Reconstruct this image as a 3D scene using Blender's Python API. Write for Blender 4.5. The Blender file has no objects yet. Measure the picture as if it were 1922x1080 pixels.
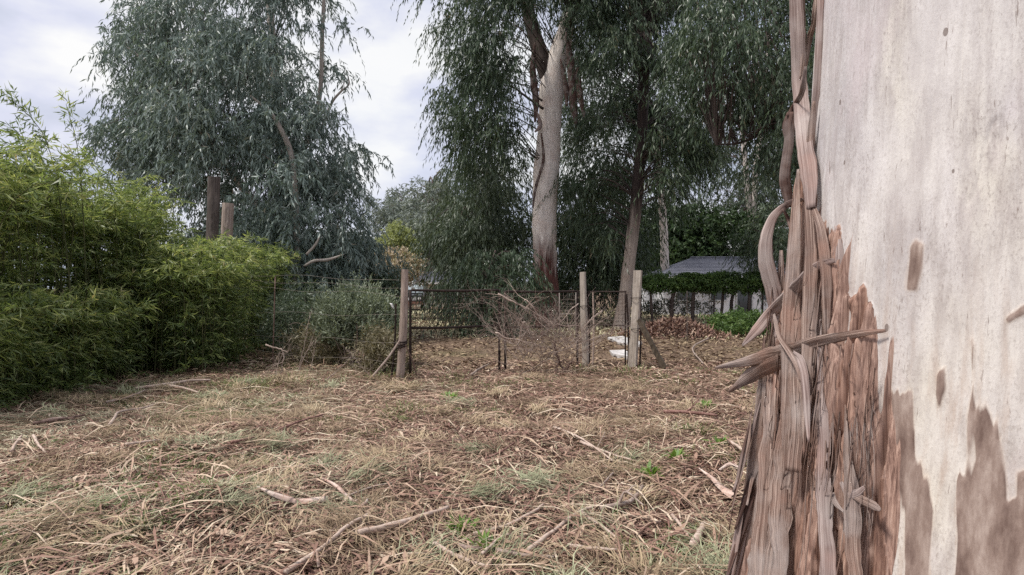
import bpy, math
import numpy as np
from math import radians as RAD, sin, cos, pi

SC = bpy.context.scene
COL = SC.collection
F = 1250.0            # focal length in photo pixels (photo 1922 x 1080)
CX, CY, EYE = 961.0, 540.0, 1.5

# ------------------------------------------------------------------ camera, world, sun, exposure
cam = bpy.data.cameras.new('camera'); cam_o = bpy.data.objects.new('camera', cam); COL.objects.link(cam_o)
cam.sensor_width = 36.0; cam.lens = 36.0 * F / 1922.0; cam.clip_start = 0.05; cam.clip_end = 3000
cam_o.location = (0, 0, EYE); cam_o.rotation_euler = (RAD(90), 0, 0)
SC.camera = cam_o

SUN_EL, SUN_AZ = 62.0, -110.0      # azimuth from +Y towards +X
sun = bpy.data.lights.new('sun', 'SUN'); sun_o = bpy.data.objects.new('sun', sun); COL.objects.link(sun_o)
sun.energy = 1.5; sun.angle = RAD(10); sun.color = (1.0, 0.955, 0.89)
sun_o.rotation_euler = (RAD(90 - SUN_EL), 0, RAD(180 - SUN_AZ)); sun_o.location = (-20, -4, 30)

world = bpy.data.worlds.new('World'); SC.world = world; world.use_nodes = True
def build_world():
    nt = world.node_tree; nt.nodes.clear(); N = nt.nodes.new; L = nt.links.new
    out = N('ShaderNodeOutputWorld')
    sky = N('ShaderNodeTexSky'); sky.sky_type = 'NISHITA'; sky.sun_disc = False
    sky.sun_elevation = RAD(SUN_EL); sky.sun_rotation = RAD(SUN_AZ); sky.air_density = 1.0; sky.dust_density = 2.0
    b1 = N('ShaderNodeBackground'); b1.inputs[1].default_value = 0.06; L(sky.outputs[0], b1.inputs[0])
    tc = N('ShaderNodeTexCoord')
    mp = N('ShaderNodeMapping'); mp.inputs['Scale'].default_value = (1.0, 1.0, 2.2); mp.inputs['Location'].default_value = (0.3, 0.2, 0.1)
    L(tc.outputs['Generated'], mp.inputs[0])
    n1 = N('ShaderNodeTexNoise'); n1.inputs['Scale'].default_value = 4.2; n1.inputs['Detail'].default_value = 6; n1.inputs['Roughness'].default_value = 0.5
    L(mp.outputs[0], n1.inputs[0])
    cr = N('ShaderNodeValToRGB'); e = cr.color_ramp.elements
    e[0].position = 0.33; e[0].color = (0.56, 0.61, 0.74, 1)
    e[1].position = 0.60; e[1].color = (1.0, 1.0, 1.0, 1)
    m = e.new(0.47); m.color = (0.75, 0.775, 0.92, 1)
    L(n1.outputs[0], cr.inputs[0])
    b2 = N('ShaderNodeBackground'); b2.inputs[1].default_value = 0.33; L(cr.outputs[0], b2.inputs[0])
    n2 = N('ShaderNodeTexNoise'); n2.inputs['Scale'].default_value = 1.7; n2.inputs['Detail'].default_value = 4
    L(mp.outputs[0], n2.inputs[0])
    mr = N('ShaderNodeMapRange'); mr.inputs[1].default_value = 0.35; mr.inputs[2].default_value = 0.6
    mr.inputs[3].default_value = 0.82; mr.inputs[4].default_value = 1.0
    L(n2.outputs[0], mr.inputs[0])
    mx = N('ShaderNodeMixShader'); L(mr.outputs[0], mx.inputs[0]); L(b1.outputs[0], mx.inputs[1]); L(b2.outputs[0], mx.inputs[2])
    L(mx.outputs[0], out.inputs[0])
build_world()
SC.view_settings.view_transform = 'Standard'; SC.view_settings.look = 'None'
SC.view_settings.exposure = 1.58; SC.view_settings.gamma = 1.0; SC.view_settings.use_curve_mapping = False
SC.render.engine = 'CYCLES'
cy = SC.cycles
cy.max_bounces = 6; cy.diffuse_bounces = 3; cy.glossy_bounces = 2; cy.transmission_bounces = 4; cy.transparent_max_bounces = 4
cy.use_denoising = False
cy.caustics_reflective = False; cy.caustics_refractive = False

# ------------------------------------------------------------------ numpy helpers
def hash3(ix, iy, iz, seed=0):
    h = (ix.astype(np.int64) * 374761393 + iy.astype(np.int64) * 668265263 + iz.astype(np.int64) * 2147483647 + seed * 974711) & 0xFFFFFFFF
    h = ((h ^ (h >> 13)) * 1274126177) & 0xFFFFFFFF
    h = ((h ^ (h >> 16)) * 2246822519) & 0xFFFFFFFF
    return ((h ^ (h >> 15)) & 0xFFFFFF) / float(0xFFFFFF)
def vnoise(x, y, z=None, seed=0):
    x = np.asarray(x, float); y = np.asarray(y, float) + np.zeros_like(x)
    z = np.zeros_like(x) if z is None else np.asarray(z, float) + np.zeros_like(x)
    ix, iy, iz = np.floor(x), np.floor(y), np.floor(z)
    fx, fy, fz = x - ix, y - iy, z - iz
    ux, uy, uz = (f * f * (3 - 2 * f) for f in (fx, fy, fz))
    r = 0
    for a in (0, 1):
        for b in (0, 1):
            for c in (0, 1):
                w = (ux if a else 1 - ux) * (uy if b else 1 - uy) * (uz if c else 1 - uz)
                r = r + w * hash3(ix + a, iy + b, iz + c, seed)
    return r
def fbm(x, y, z=None, octv=4, seed=0):
    r, a, t, k = 0, 0.5, 0, 1.0
    for i in range(octv):
        r = r + a * vnoise(np.asarray(x) * k, np.asarray(y) * k, None if z is None else np.asarray(z) * k, seed + i * 17); t += a; a *= 0.5; k *= 2.03
    return r / t
def nrm(v):
    return v / np.maximum(np.linalg.norm(v, axis=-1, keepdims=True), 1e-9)
def P(px, py, Y):                      # photo pixel at a depth -> world point
    return np.array([(px - CX) / F * Y, Y, EYE - (py - CY) / F * Y])
def G(px, py):                         # photo pixel lying on the ground -> world x, y
    Y = EYE * F / max(py - CY, 4.0)
    return np.array([(px - CX) / F * Y, Y])
def ground_h(x, y):
    x = np.asarray(x, float); y = np.asarray(y, float)
    h = 0.16 * (fbm(x * 0.3 + 7, y * 0.3 + 3, octv=2, seed=5) - 0.5)
    near = np.clip(1 - (y - 8) / 14.0, 0, 1)
    h = h + near * (0.13 * (fbm(x * 1.1, y * 1.1, octv=3, seed=9) - 0.5))
    for (mx, my, r, a) in MOUNDS:
        h = h + a * np.exp(-((x - mx) ** 2 + (y - my) ** 2) / (r * r))
    return h
MOUNDS = [(-1.95, 4.3, .28, .11), (-3.3, 3.6, .35, .10), (-.9, 5.0, .35, .06), (-2.6, 4.2, .3, .05), (.1, 6.2, .5, .05), (-.9, 3.9, .3, .06), (2.6, 2.6, 1.2, .10)]
def G3(px, py, up=0.0):
    x, y = G(px, py); return np.array([x, y, float(ground_h(x, y)) + up])

def in_poly(poly, x, y):
    c = np.zeros(np.shape(x), bool); n = len(poly)
    for i in range(n):
        x1, y1 = poly[i]; x2, y2 = poly[(i + 1) % n]
        k = ((y1 > y) != (y2 > y))
        xi = (x2 - x1) * (y - y1) / ((y2 - y1) if y2 != y1 else 1e-9) + x1
        c ^= k & (x < xi)
    return c
def sd_poly(poly, x, y):               # signed distance, positive inside
    d = np.full(np.shape(x), 1e9); n = len(poly)
    for i in range(n):
        x1, y1 = poly[i]; x2, y2 = poly[(i + 1) % n]
        dx, dy = x2 - x1, y2 - y1
        t = np.clip(((x - x1) * dx + (y - y1) * dy) / (dx * dx + dy * dy + 1e-9), 0, 1)
        d = np.minimum(d, np.hypot(x - x1 - t * dx, y - y1 - t * dy))
    return np.where(in_poly(poly, x, y), d, -d)

def mesh_np(name, V, Fc, attrs=None, smooth=False):
    V = np.ascontiguousarray(V, dtype=np.float32); Fc = np.ascontiguousarray(Fc, dtype=np.int32)
    me = bpy.data.meshes.new(name); k = Fc.shape[1]
    me.vertices.add(len(V)); me.vertices.foreach_set('co', V.ravel())
    me.loops.add(Fc.size); me.loops.foreach_set('vertex_index', Fc.ravel())
    me.polygons.add(len(Fc)); me.polygons.foreach_set('loop_start', np.arange(0, Fc.size, k, dtype=np.int32))
    if smooth: me.polygons.foreach_set('use_smooth', np.ones(len(Fc), bool))
    for a, val in (attrs or {}).items():
        val = np.ascontiguousarray(val, dtype=np.float32)
        if val.ndim == 1:
            at = me.attributes.new(a, 'FLOAT', 'POINT'); at.data.foreach_set('value', val)
        else:
            at = me.attributes.new(a, 'FLOAT_VECTOR', 'POINT'); at.data.foreach_set('vector', val.ravel())
    me.update(calc_edges=True); me.validate()
    return me
class MB:                              # collects quads/tris of several shapes into one mesh
    def __init__(s): s.v, s.f, s.a, s.n = [], [], [], 0
    def add(s, V, Fc, st=None):
        V = np.asarray(V, float); Fc = np.asarray(Fc)
        if Fc.shape[1] == 3: Fc = np.c_[Fc, Fc[:, 2]]
        s.v.append(V); s.f.append(Fc + s.n); s.n += len(V)
        s.a.append(np.zeros((len(V), 3)) if st is None else st)
    def mesh(s, name, smooth=False):
        V = np.concatenate(s.v); Q = np.concatenate(s.f); A = np.concatenate(s.a)
        me = bpy.data.meshes.new(name)
        tri = Q[:, 2] == Q[:, 3]
        me.from_pydata(V.tolist(), [], [q[:3] if t else q for q, t in zip(Q.tolist(), tri)])
        if smooth: me.polygons.foreach_set('use_smooth', np.ones(len(me.polygons), bool))
        at = me.attributes.new('st', 'FLOAT_VECTOR', 'POINT'); at.data.foreach_set('vector', A.astype(np.float32).ravel())
        me.update(); return me

def smooth_path(pts, n):
    pts = np.asarray(pts, float)
    if len(pts) == 2: return pts[0] + (pts[1] - pts[0]) * np.linspace(0, 1, n)[:, None]
    p = np.vstack([2 * pts[0] - pts[1], pts, 2 * pts[-1] - pts[-2]])
    t = np.linspace(0, len(pts) - 1 - 1e-6, n); i = t.astype(int); u = (t - i)[:, None]
    a, b, c, d = p[i], p[i + 1], p[i + 2], p[i + 3]
    return 0.5 * (2 * b + (c - a) * u + (2 * a - 5 * b + 4 * c - d) * u ** 2 + (3 * b - a - 3 * c + d) * u ** 3)
def interp(vals, n):
    return np.interp(np.linspace(0, 1, n), np.linspace(0, 1, len(vals)), vals)
def tube(path, rad, sides=8, bump=0.0, seed=0, cap=True):
    path = np.asarray(path, float); n = len(path); rad = np.broadcast_to(rad, (n,)).astype(float)
    T = nrm(np.gradient(path, axis=0)); ref = np.array([0.31, 0.17, 0.93]) if abs(T[n // 2, 2]) < 0.8 else np.array([0.94, 0.3, 0.1])
    A = nrm(np.cross(T, ref)); B = np.cross(T, A)
    th = np.linspace(0, 2 * pi, sides, endpoint=False)
    R = np.repeat(rad[:, None], sides, 1)
    if bump: 
        s = np.r_[0, np.cumsum(np.linalg.norm(np.diff(path, axis=0), axis=1))]
        R = R * (1 + bump * 2 * (fbm(np.cos(th)[None] * 1.6 + s[:, None] * 2.2, np.sin(th)[None] * 1.6 + 9 + 0 * s[:, None], s[:, None] * 3 + 0 * th[None], 3, seed) - 0.5))
    V = path[:, None] + R[..., None] * (np.cos(th)[None, :, None] * A[:, None] + np.sin(th)[None, :, None] * B[:, None])
    i = np.arange(n - 1)[:, None] * sides; j = np.arange(sides)[None]; k = (j + 1) % sides
    Q = np.stack([i + j, i + k, i + sides + k, i + sides + j], -1).reshape(-1, 4)
    V = V.reshape(-1, 3)
    if cap:
        V = np.vstack([V, path[:1], path[-1:]]); c0, c1 = n * sides, n * sides + 1; jj = np.arange(sides); kk = (jj + 1) % sides
        Q = np.vstack([Q, np.c_[kk, jj, np.full(sides, c0), np.full(sides, c0)], np.c_[(n - 1) * sides + jj, (n - 1) * sides + kk, np.full(sides, c1), np.full(sides, c1)]])
    st = np.zeros((len(V), 3)); st[:n * sides, 0] = np.tile(th * rad.mean(), n); st[:n * sides, 1] = np.repeat(np.arange(n) / n * np.linalg.norm(path[-1] - path[0]), sides)
    return V, Q, st
def box(c, s, rot=0.0, tilt=(0, 0)):
    c = np.asarray(c, float); s = np.asarray(s, float) / 2
    V = np.array([[x, y, z] for x in (-1, 1) for y in (-1, 1) for z in (-1, 1)]) * s
    V[:, 0] += tilt[0] * V[:, 2]; V[:, 1] += tilt[1] * V[:, 2]
    ca, sa = cos(rot), sin(rot); V = np.c_[V[:, 0] * ca - V[:, 1] * sa, V[:, 0] * sa + V[:, 1] * ca, V[:, 2]] + c
    Q = np.array([[0, 1, 3, 2], [4, 6, 7, 5], [0, 4, 5, 1], [2, 3, 7, 6], [0, 2, 6, 4], [1, 5, 7, 3]])
    return V, Q
def ribbon(path, width, nrmv, curl=0.3, thick=0.004, cols=7, ragged=0.12, seed=0, twist=0.0, furrow=0.0):
    """curled strip of bark: centre line, widths, outward normal, real thickness on both sides"""
    path = np.asarray(path, float); n = len(path); w = np.broadcast_to(width, (n,)).astype(float)
    T = nrm(np.gradient(path, axis=0)); N0 = np.broadcast_to(np.asarray(nrmv, float), (n, 3))
    S = nrm(np.cross(T, N0)); N = np.cross(S, T)
    if np.ndim(twist) or twist:
        a = np.linspace(0, 1, n) * twist if not np.ndim(twist) else interp(twist, n)
        S, N = S * np.cos(a)[:, None] + N * np.sin(a)[:, None], N * np.cos(a)[:, None] - S * np.sin(a)[:, None]
    u = np.linspace(-1, 1, cols); s = np.r_[0, np.cumsum(np.linalg.norm(np.diff(path, axis=0), axis=1))]
    e1 = 1 + ragged * 2 * (fbm(s * 14, np.full(n, seed + .5), octv=3, seed=seed) - .5); e2 = 1 + ragged * 2 * (fbm(s * 14, np.full(n, seed + 7.5), octv=3, seed=seed + 3) - .5)
    ue = np.where(u[None] < 0, u[None] * e1[:, None], u[None] * e2[:, None])
    ripple = 0.10 * (fbm(ue * 4 + seed, s[:, None] * 9, octv=3, seed=seed) - .5)
    if curl >= 0.01:
        ang = ue * curl * 1.6
        lat = np.sin(ang) / (curl * 1.6); dep = (np.cos(ang) - 1) / (curl * 1.6)
    else: lat, dep = ue, 0 * ue
    hw = w[:, None] / 2
    fw = furrow * (2 * (fbm(ue * hw * 130 + seed * 3.3, s[:, None] * 3.2, octv=3, seed=seed + 5) - .5) - 1.3 * np.clip(1 - np.abs(vnoise(ue * hw * 60 + seed, s[:, None] * 1.6, seed=seed + 8) - .5) / .07, 0, 1))
    top = path[:, None] + S[:, None] * (lat * hw)[..., None] + N[:, None] * ((dep + ripple) * hw + fw)[..., None]
    bot = top - N[:, None] * (thick * (0.4 + 0.6 * (1 - np.abs(u[None]))))[..., None]
    V = np.concatenate([top.reshape(-1, 3), bot.reshape(-1, 3)]); m = n * cols
    i = np.arange(n - 1)[:, None] * cols; j = np.arange(cols - 1)[None]
    q = np.stack([i + j, i + j + 1, i + cols + j + 1, i + cols + j], -1).reshape(-1, 4)
    Q = [q, q[:, ::-1] + m]
    r = np.arange(n - 1)
    for c in (0, cols - 1):
        a = r * cols + c; e = np.c_[a, a + cols, a + cols + m, a + m]; Q.append(e if c == 0 else e[:, ::-1])
    for rr in (0, n - 1):
        a = rr * cols + np.arange(cols - 1); e = np.c_[a, a + 1, a + 1 + m, a + m]; Q.append(e[:, ::-1] if rr == 0 else e)
    st = np.zeros((2 * m, 3)); st[:m, 0] = (u[None] * hw).ravel(); st[:m, 1] = np.repeat(s, cols); st[m:] = st[:m]; st[m:, 2] = 1; st[:, 0] += seed * 0.37
    return V, np.concatenate(Q), st

# ------------------------------------------------------------------ materials
def newmat(name):
    m = bpy.data.materials.new(name); m.use_nodes = True; nt = m.node_tree; nt.nodes.clear()
    out = nt.nodes.new('ShaderNodeOutputMaterial'); return m, nt, nt.nodes.new, nt.links.new, out
def ramp(nt, cols):
    r = nt.nodes.new('ShaderNodeValToRGB'); e = r.color_ramp.elements
    while len(e) > 1: e.remove(e[-1])
    e[0].position = cols[0][0]; e[0].color = (*cols[0][1], 1)
    for p, c in cols[1:]:
        k = e.new(p); k.color = (*c, 1)
    return r
def noise(nt, scale, coord=None, mscale=None, detail=4, rough=0.55, mloc=None, dist=0.0):
    n = nt.nodes.new('ShaderNodeTexNoise'); n.inputs['Scale'].default_value = scale; n.inputs['Detail'].default_value = detail
    n.inputs['Roughness'].default_value = rough; n.inputs['Distortion'].default_value = dist
    if coord is not None:
        if mscale is not None:
            mp = nt.nodes.new('ShaderNodeMapping'); mp.inputs['Scale'].default_value = mscale
            if mloc: mp.inputs['Location'].default_value = mloc
            nt.links.new(coord, mp.inputs[0]); coord = mp.outputs[0]
        nt.links.new(coord, n.inputs['Vector'])
    return n
def mixc(nt, fac, a, b, mode='MIX'):
    m = nt.nodes.new('ShaderNodeMix'); m.data_type = 'RGBA'; m.blend_type = mode
    for s, v in ((0, fac), (6, a), (7, b)):
        if hasattr(v, 'is_output') or isinstance(v, bpy.types.NodeSocket): nt.links.new(v, m.inputs[s])
        else: m.inputs[s].default_value = v if s == 0 else (*v, 1)
    return m.outputs[2]
def maprange(nt, v, a, b, c=0.0, d=1.0):
    m = nt.nodes.new('ShaderNodeMapRange'); nt.links.new(v, m.inputs[0])
    for i, k in enumerate((a, b, c, d)): m.inputs[i + 1].default_value = k
    return m.outputs[0]
def attr(nt, name):
    a = nt.nodes.new('ShaderNodeAttribute'); a.attribute_name = name; return a
def princ(nt, out, col, rough=0.7, spec=0.3, bump=None, bstr=0.3, bdist=0.01, metal=0.0):
    p = nt.nodes.new('ShaderNodeBsdfPrincipled')
    if isinstance(col, bpy.types.NodeSocket): nt.links.new(col, p.inputs['Base Color'])
    else: p.inputs['Base Color'].default_value = (*col, 1)
    p.inputs['Roughness'].default_value = rough; p.inputs['Specular IOR Level'].default_value = spec; p.inputs['Metallic'].default_value = metal
    if bump is not None:
        b = nt.nodes.new('ShaderNodeBump'); b.inputs['Strength'].default_value = bstr; b.inputs['Distance'].default_value = bdist
        nt.links.new(bump, b.inputs['Height']); nt.links.new(b.outputs[0], p.inputs['Normal'])
    if out is not None: nt.links.new(p.outputs[0], out.inputs[0])
    return p
def leaf_mat(name, cols, trans=0.28, rough=0.5, spec=0.35):
    m, nt, N, L, out = newmat(name)
    r = ramp(nt, cols); L(attr(nt, 'rnd').outputs['Fac'], r.inputs[0])
    p = princ(nt, None, r.outputs[0], rough, spec)
    t = N('ShaderNodeBsdfTranslucent'); L(mixc(nt, 1.0, r.outputs[0], (1.2, 1.22, 0.78), 'MULTIPLY'), t.inputs[0])
    mx = N('ShaderNodeMixShader'); mx.inputs[0].default_value = trans
    L(p.outputs[0], mx.inputs[1]); L(t.outputs[0], mx.inputs[2]); L(mx.outputs[0], out.inputs[0]); return m
def litter_mat(name, cols, rough=0.75, spec=0.2, trans=0.0):
    m, nt, N, L, out = newmat(name)
    r = ramp(nt, cols); L(attr(nt, 'rnd').outputs['Fac'], r.inputs[0])
    p = princ(nt, out, r.outputs[0], rough, spec)
    return m
def wood_mat(name, dark, mid, light, scale=(60, 60, 4), bump=0.35, st=False, rough=0.8):
    if st: return strip_mat(name, dark, mid, light, scale, bump)
    m, nt, N, L, out = newmat(name)
    co = attr(nt, 'st').outputs['Vector'] if st else N('ShaderNodeTexCoord').outputs['Object']
    n = noise(nt, 1.0, co, scale, 6, 0.6); n2 = noise(nt, 3.0, N('ShaderNodeTexCoord').outputs['Object'], None, 3)
    r = ramp(nt, [(0.3, dark), (0.5, mid), (0.72, light)]); L(n.outputs[0], r.inputs[0])
    c = mixc(nt, maprange(nt, n2.outputs[0], 0.35, 0.65, 0.0, 0.45), r.outputs[0], dark)
    princ(nt, out, c, rough, 0.2, n.outputs[0], bump, 0.01); return m

def strip_mat(name, dark, mid, light, scale, bump):
    m, nt, N, L, out = newmat(name); co = attr(nt, 'st').outputs['Vector']; ob = N('ShaderNodeTexCoord').outputs['Object']
    n = noise(nt, 1.0, co, scale, 7, 0.65, dist=.4); n2 = noise(nt, 1.0, co, (scale[0] * .28, scale[1] * .8, 1), 4, .6); n3 = noise(nt, 5.0, ob, None, 4)
    r = ramp(nt, [(.30, tuple(c * .35 for c in dark)), (.40, dark), (.5, mid), (.62, light), (.74, tuple(min(.8, c * 1.35) for c in light))]); L(n.outputs[0], r.inputs[0])
    c = mixc(nt, maprange(nt, n2.outputs[0], .42, .62, 0, .65), r.outputs[0], dark)
    c = mixc(nt, maprange(nt, n3.outputs[0], .48, .68, 0, .6), c, (.40, .35, .33))
    c = mixc(nt, maprange(nt, n3.outputs[0], .46, .30, 0, .4), c, (mid[0] * 1.2, mid[1] * .95, mid[2] * .85))
    princ(nt, out, c, .78, .2, n.outputs[0], bump, .008); return m
M = {}
M['gum_blue'] = leaf_mat('leaf_blue_gum', [(0, (.08, .112, .10)), (.45, (.15, .198, .178)), (.8, (.25, .30, .27)), (.94, (.36, .40, .37)), (1, (.36, .30, .22))], .22, .42, .45)  # glaucous leaves lightened further: veiling glare put into the leaf colour
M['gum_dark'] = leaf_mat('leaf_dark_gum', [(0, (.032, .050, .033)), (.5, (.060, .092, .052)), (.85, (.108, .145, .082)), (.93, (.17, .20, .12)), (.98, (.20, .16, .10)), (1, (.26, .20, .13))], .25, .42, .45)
M['gum_mid'] = leaf_mat('leaf_mid_gum', [(0, (.050, .075, .050)), (.5, (.085, .115, .075)), (1, (.15, .18, .11))], .25, .45, .4)
M['gum_far'] = leaf_mat('leaf_far_gum', [(0, (.13, .155, .145)), (.5, (.19, .22, .20)), (1, (.27, .30, .26))], .25, .5, .3)  # paler leaf colour stands in for distance haze
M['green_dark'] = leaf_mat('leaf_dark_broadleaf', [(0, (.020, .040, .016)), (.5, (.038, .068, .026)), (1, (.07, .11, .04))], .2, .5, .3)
M['lime'] = leaf_mat('leaf_lime', [(0, (.24, .28, .12)), (.5, (.34, .38, .18)), (1, (.46, .48, .25))], .35)
M['olive'] = leaf_mat('leaf_grey_green', [(0, (.11, .135, .09)), (.5, (.20, .235, .165)), (1, (.33, .37, .27))], .25)
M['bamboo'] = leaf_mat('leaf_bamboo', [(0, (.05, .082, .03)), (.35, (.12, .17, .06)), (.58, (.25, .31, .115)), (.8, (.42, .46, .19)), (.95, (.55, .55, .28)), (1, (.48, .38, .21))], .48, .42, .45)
M['grass_green'] = leaf_mat('grass_green', [(0, (.07, .11, .03)), (.5, (.13, .18, .055)), (1, (.25, .28, .11))], .25)
M['weed'] = leaf_mat('weed_green', [(0, (.10, .20, .04)), (1, (.22, .33, .08))], .3)

def build_ground_mat():
    m, nt, N, L, out = newmat('ground_litter')
    co = N('ShaderNodeTexCoord').outputs['Object']
    a = noise(nt, 9.0, co, None, 8, 0.7); b = noise(nt, 0.45, co, None, 4, 0.6); c = noise(nt, 70.0, co, None, 4, 0.7)
    r = ramp(nt, [(0.3, (.055, .036, .026)), (0.48, (.15, .10, .072)), (0.62, (.24, .17, .12)), (0.78, (.36, .28, .20))]); L(a.outputs[0], r.inputs[0])
    r2 = ramp(nt, [(0.3, (.06, .04, .03)), (0.55, (.22, .155, .11)), (0.75, (.40, .31, .23))]); L(c.outputs[0], r2.inputs[0])
    col = mixc(nt, 0.55, r.outputs[0], r2.outputs[0])
    col = mixc(nt, maprange(nt, b.outputs[0], .52, .68, 0, .5), col, (.16, .155, .075))
    princ(nt, out, col, .9, .1, c.outputs[0], .6, .03); return m
M['ground'] = build_ground_mat()
M['straw'] = litter_mat('dry_straw', [(0, (.065, .04, .03)), (.22, (.155, .105, .07)), (.48, (.29, .215, .14)), (.72, (.42, .33, .21)), (.9, (.56, .47, .33)), (1, (.68, .60, .46))])
M['straw_grey'] = litter_mat('grey_straw', [(0, (.16, .14, .09)), (.35, (.28, .255, .165)), (.7, (.40, .38, .26)), (1, (.55, .52, .38))])
M['straw_grey2'] = litter_mat('greygreen_grass', [(0, (.15, .155, .09)), (.4, (.25, .26, .16)), (.8, (.36, .37, .24)), (1, (.5, .5, .36))])
M['lawn'] = litter_mat('dry_lawn', [(0, (.26, .25, .14)), (.5, (.38, .36, .22)), (1, (.52, .48, .32))])
M['gumleaf'] = litter_mat('fallen_gum_leaf', [(0, (.075, .038, .030)), (.3, (.18, .095, .075)), (.6, (.33, .212, .155)), (.85, (.46, .34, .25)), (1, (.62, .52, .40))], .6, .3)
M['twig'] = wood_mat('dead_twig', (.19, .14, .115), (.35, .275, .235), (.48, .41, .36), (30, 30, 30), .3)
M['twig_dark'] = wood_mat('dark_twig', (.08, .05, .04), (.17, .11, .09), (.28, .2, .17), (30, 30, 30), .3)
M['stick_pale'] = wood_mat('pale_stick', (.33, .24, .19), (.50, .39, .33), (.62, .53, .46), (40, 40, 40), .3)
M['bark_strip'] = wood_mat('peeled_bark', (.12, .074, .060), (.29, .20, .165), (.47, .36, .305), (260, 2.6, 1), .8, st=True)
M['bark_mauve'] = wood_mat('mauve_bark', (.18, .125, .112), (.32, .245, .225), (.46, .375, .345), (170, 2.2, 1), .5, st=True)
M['bark_dark'] = wood_mat('dark_bark', (.055, .032, .028), (.12, .072, .06), (.24, .16, .135), (140, 2.5, 1), .6, st=True)
M['post_weathered'] = wood_mat('weathered_post', (.13, .095, .08), (.34, .265, .225), (.52, .44, .38), (60, 60, 2.5), .9)
M['post_pale'] = wood_mat('pale_post', (.20, .165, .135), (.42, .365, .31), (.58, .52, .45), (60, 60, 2.5), .8)
M['post_dark'] = wood_mat('dark_pole', (.05, .038, .034), (.105, .084, .074), (.20, .165, .145), (45, 45, 2), .9)
M['brace'] = wood_mat('brace_timber', (.04, .03, .022), (.085, .065, .046), (.15, .12, .085), (40, 40, 8), .4)
M['culm'] = wood_mat('bamboo_culm', (.035, .04, .018), (.075, .078, .034), (.16, .15, .075), (20, 20, 6), .2)
def build_rust():
    m, nt, N, L, out = newmat('rusty_steel'); co = N('ShaderNodeTexCoord').outputs['Object']
    n = noise(nt, 30, co, None, 6, .65); r = ramp(nt, [(.3, (.012, .008, .007)), (.55, (.026, .015, .012)), (.75, (.075, .038, .027))]); L(n.outputs[0], r.inputs[0])
    princ(nt, out, r.outputs[0], .8, .3, n.outputs[0], .4, .004); return m
M['rust'] = build_rust()
def simple(name, col, rough=.6, spec=.3, var=.25, scale=6, bump=0.0, metal=0.0):
    m, nt, N, L, out = newmat(name); co = N('ShaderNodeTexCoord').outputs['Object']
    n = noise(nt, scale, co, None, 6, .65)
    c = ramp(nt, [(.3, tuple(x * (1 - var) for x in col)), (.7, tuple(min(1, x * (1 + var)) for x in col))]); L(n.outputs[0], c.inputs[0])
    princ(nt, out, c.outputs[0], rough, spec, n.outputs[0] if bump else None, bump, .01, metal); return m
M['wire'] = simple('fence_wire', (.22, .19, .165), .5, .4, .4, 40)
M['rust_wire'] = simple('rusty_wire', (.06, .04, .034), .7, .3, .4, 40)
M['white_wall'] = simple('white_render', (.76, .76, .78), .8, .2, .08, 2)
M['cream_wall'] = simple('cream_render', (.74, .70, .58), .8, .2, .08, 2)
M['glass'] = simple('window_glass', (.05, .06, .07), .08, .5, .1, 1)
M['dark_paint'] = simple('dark_vehicle_paint', (.035, .035, .04), .3, .5, .2, 3)
M['red_paint'] = simple('faded_red_paint', (.20, .10, .075), .5, .4, .25, 5)
M['tyre'] = simple('tyre_rubber', (.025, .025, .025), .8, .2, .2, 10)
M['chrome'] = simple('dull_metal', (.55, .55, .56), .35, .5, .1, 4)
M['slab'] = simple('pale_concrete', (.46, .44, .43), .85, .2, .45, 7, .4)
M['white_plastic'] = simple('white_plastic', (.75, .74, .72), .5, .4, .1, 8)
def build_roof():
    m, nt, N, L, out = newmat('grey_roof'); co = N('ShaderNodeTexCoord').outputs['Object']
    n = noise(nt, 3, co, (1, 1, 1), 6, .6); n2 = noise(nt, 40, co, None, 3)
    r = ramp(nt, [(.3, (.105, .11, .14)), (.55, (.14, .145, .175)), (.8, (.19, .19, .22))]); L(n.outputs[0], r.inputs[0])
    c = mixc(nt, maprange(nt, n2.outputs[0], .4, .7, 0, .3), r.outputs[0], (.16, .155, .17))
    princ(nt, out, c, .85, .15); return m
M['roof'] = build_roof()
def build_gum_trunk(name, zlo, zhi, invert=False, pale=(.50, .43, .375), dark=(.085, .045, .036)):
    """pale smooth trunk that turns to ragged dark bark below zlo..zhi (or above when invert)"""
    m, nt, N, L, out = newmat(name); co = N('ShaderNodeTexCoord').outputs['Object']; geo = N('ShaderNodeNewGeometry').outputs['Position']
    sx = N('ShaderNodeSeparateXYZ'); L(geo, sx.inputs[0])
    n = noise(nt, 1, co, (5, 5, .55), 5, .6); n2 = noise(nt, 1, co, (26, 26, 2.2), 5, .6); n3 = noise(nt, 2.2, co, None, 4)
    mt = N('ShaderNodeMath'); mt.operation = 'MULTIPLY_ADD'; L(n.outputs[0], mt.inputs[0]); mt.inputs[1].default_value = 4.2; L(sx.outputs[2], mt.inputs[2])
    f = maprange(nt, mt.outputs[0], zlo + 2.1, zhi + 2.1, 1, 0)
    if invert: f = maprange(nt, f, 0, 1, 1, 0)
    p1 = ramp(nt, [(.28, tuple(c * .55 for c in pale)), (.45, pale), (.75, tuple(min(1, c * 1.3) for c in pale))]); L(n2.outputs[0], p1.inputs[0])
    p2 = mixc(nt, maprange(nt, n3.outputs[0], .45, .7, 0, .5), p1.outputs[0], tuple(c * .75 for c in (pale[0] * 1.1, pale[1] * .92, pale[2] * .85)))
    d1 = ramp(nt, [(.3, tuple(c * .4 for c in dark)), (.5, dark), (.75, tuple(c * 2.3 for c in dark))]); L(n2.outputs[0], d1.inputs[0])
    princ(nt, out, mixc(nt, f, p2, d1.outputs[0]), .75, .25, n2.outputs[0], .4, .03); return m
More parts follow.
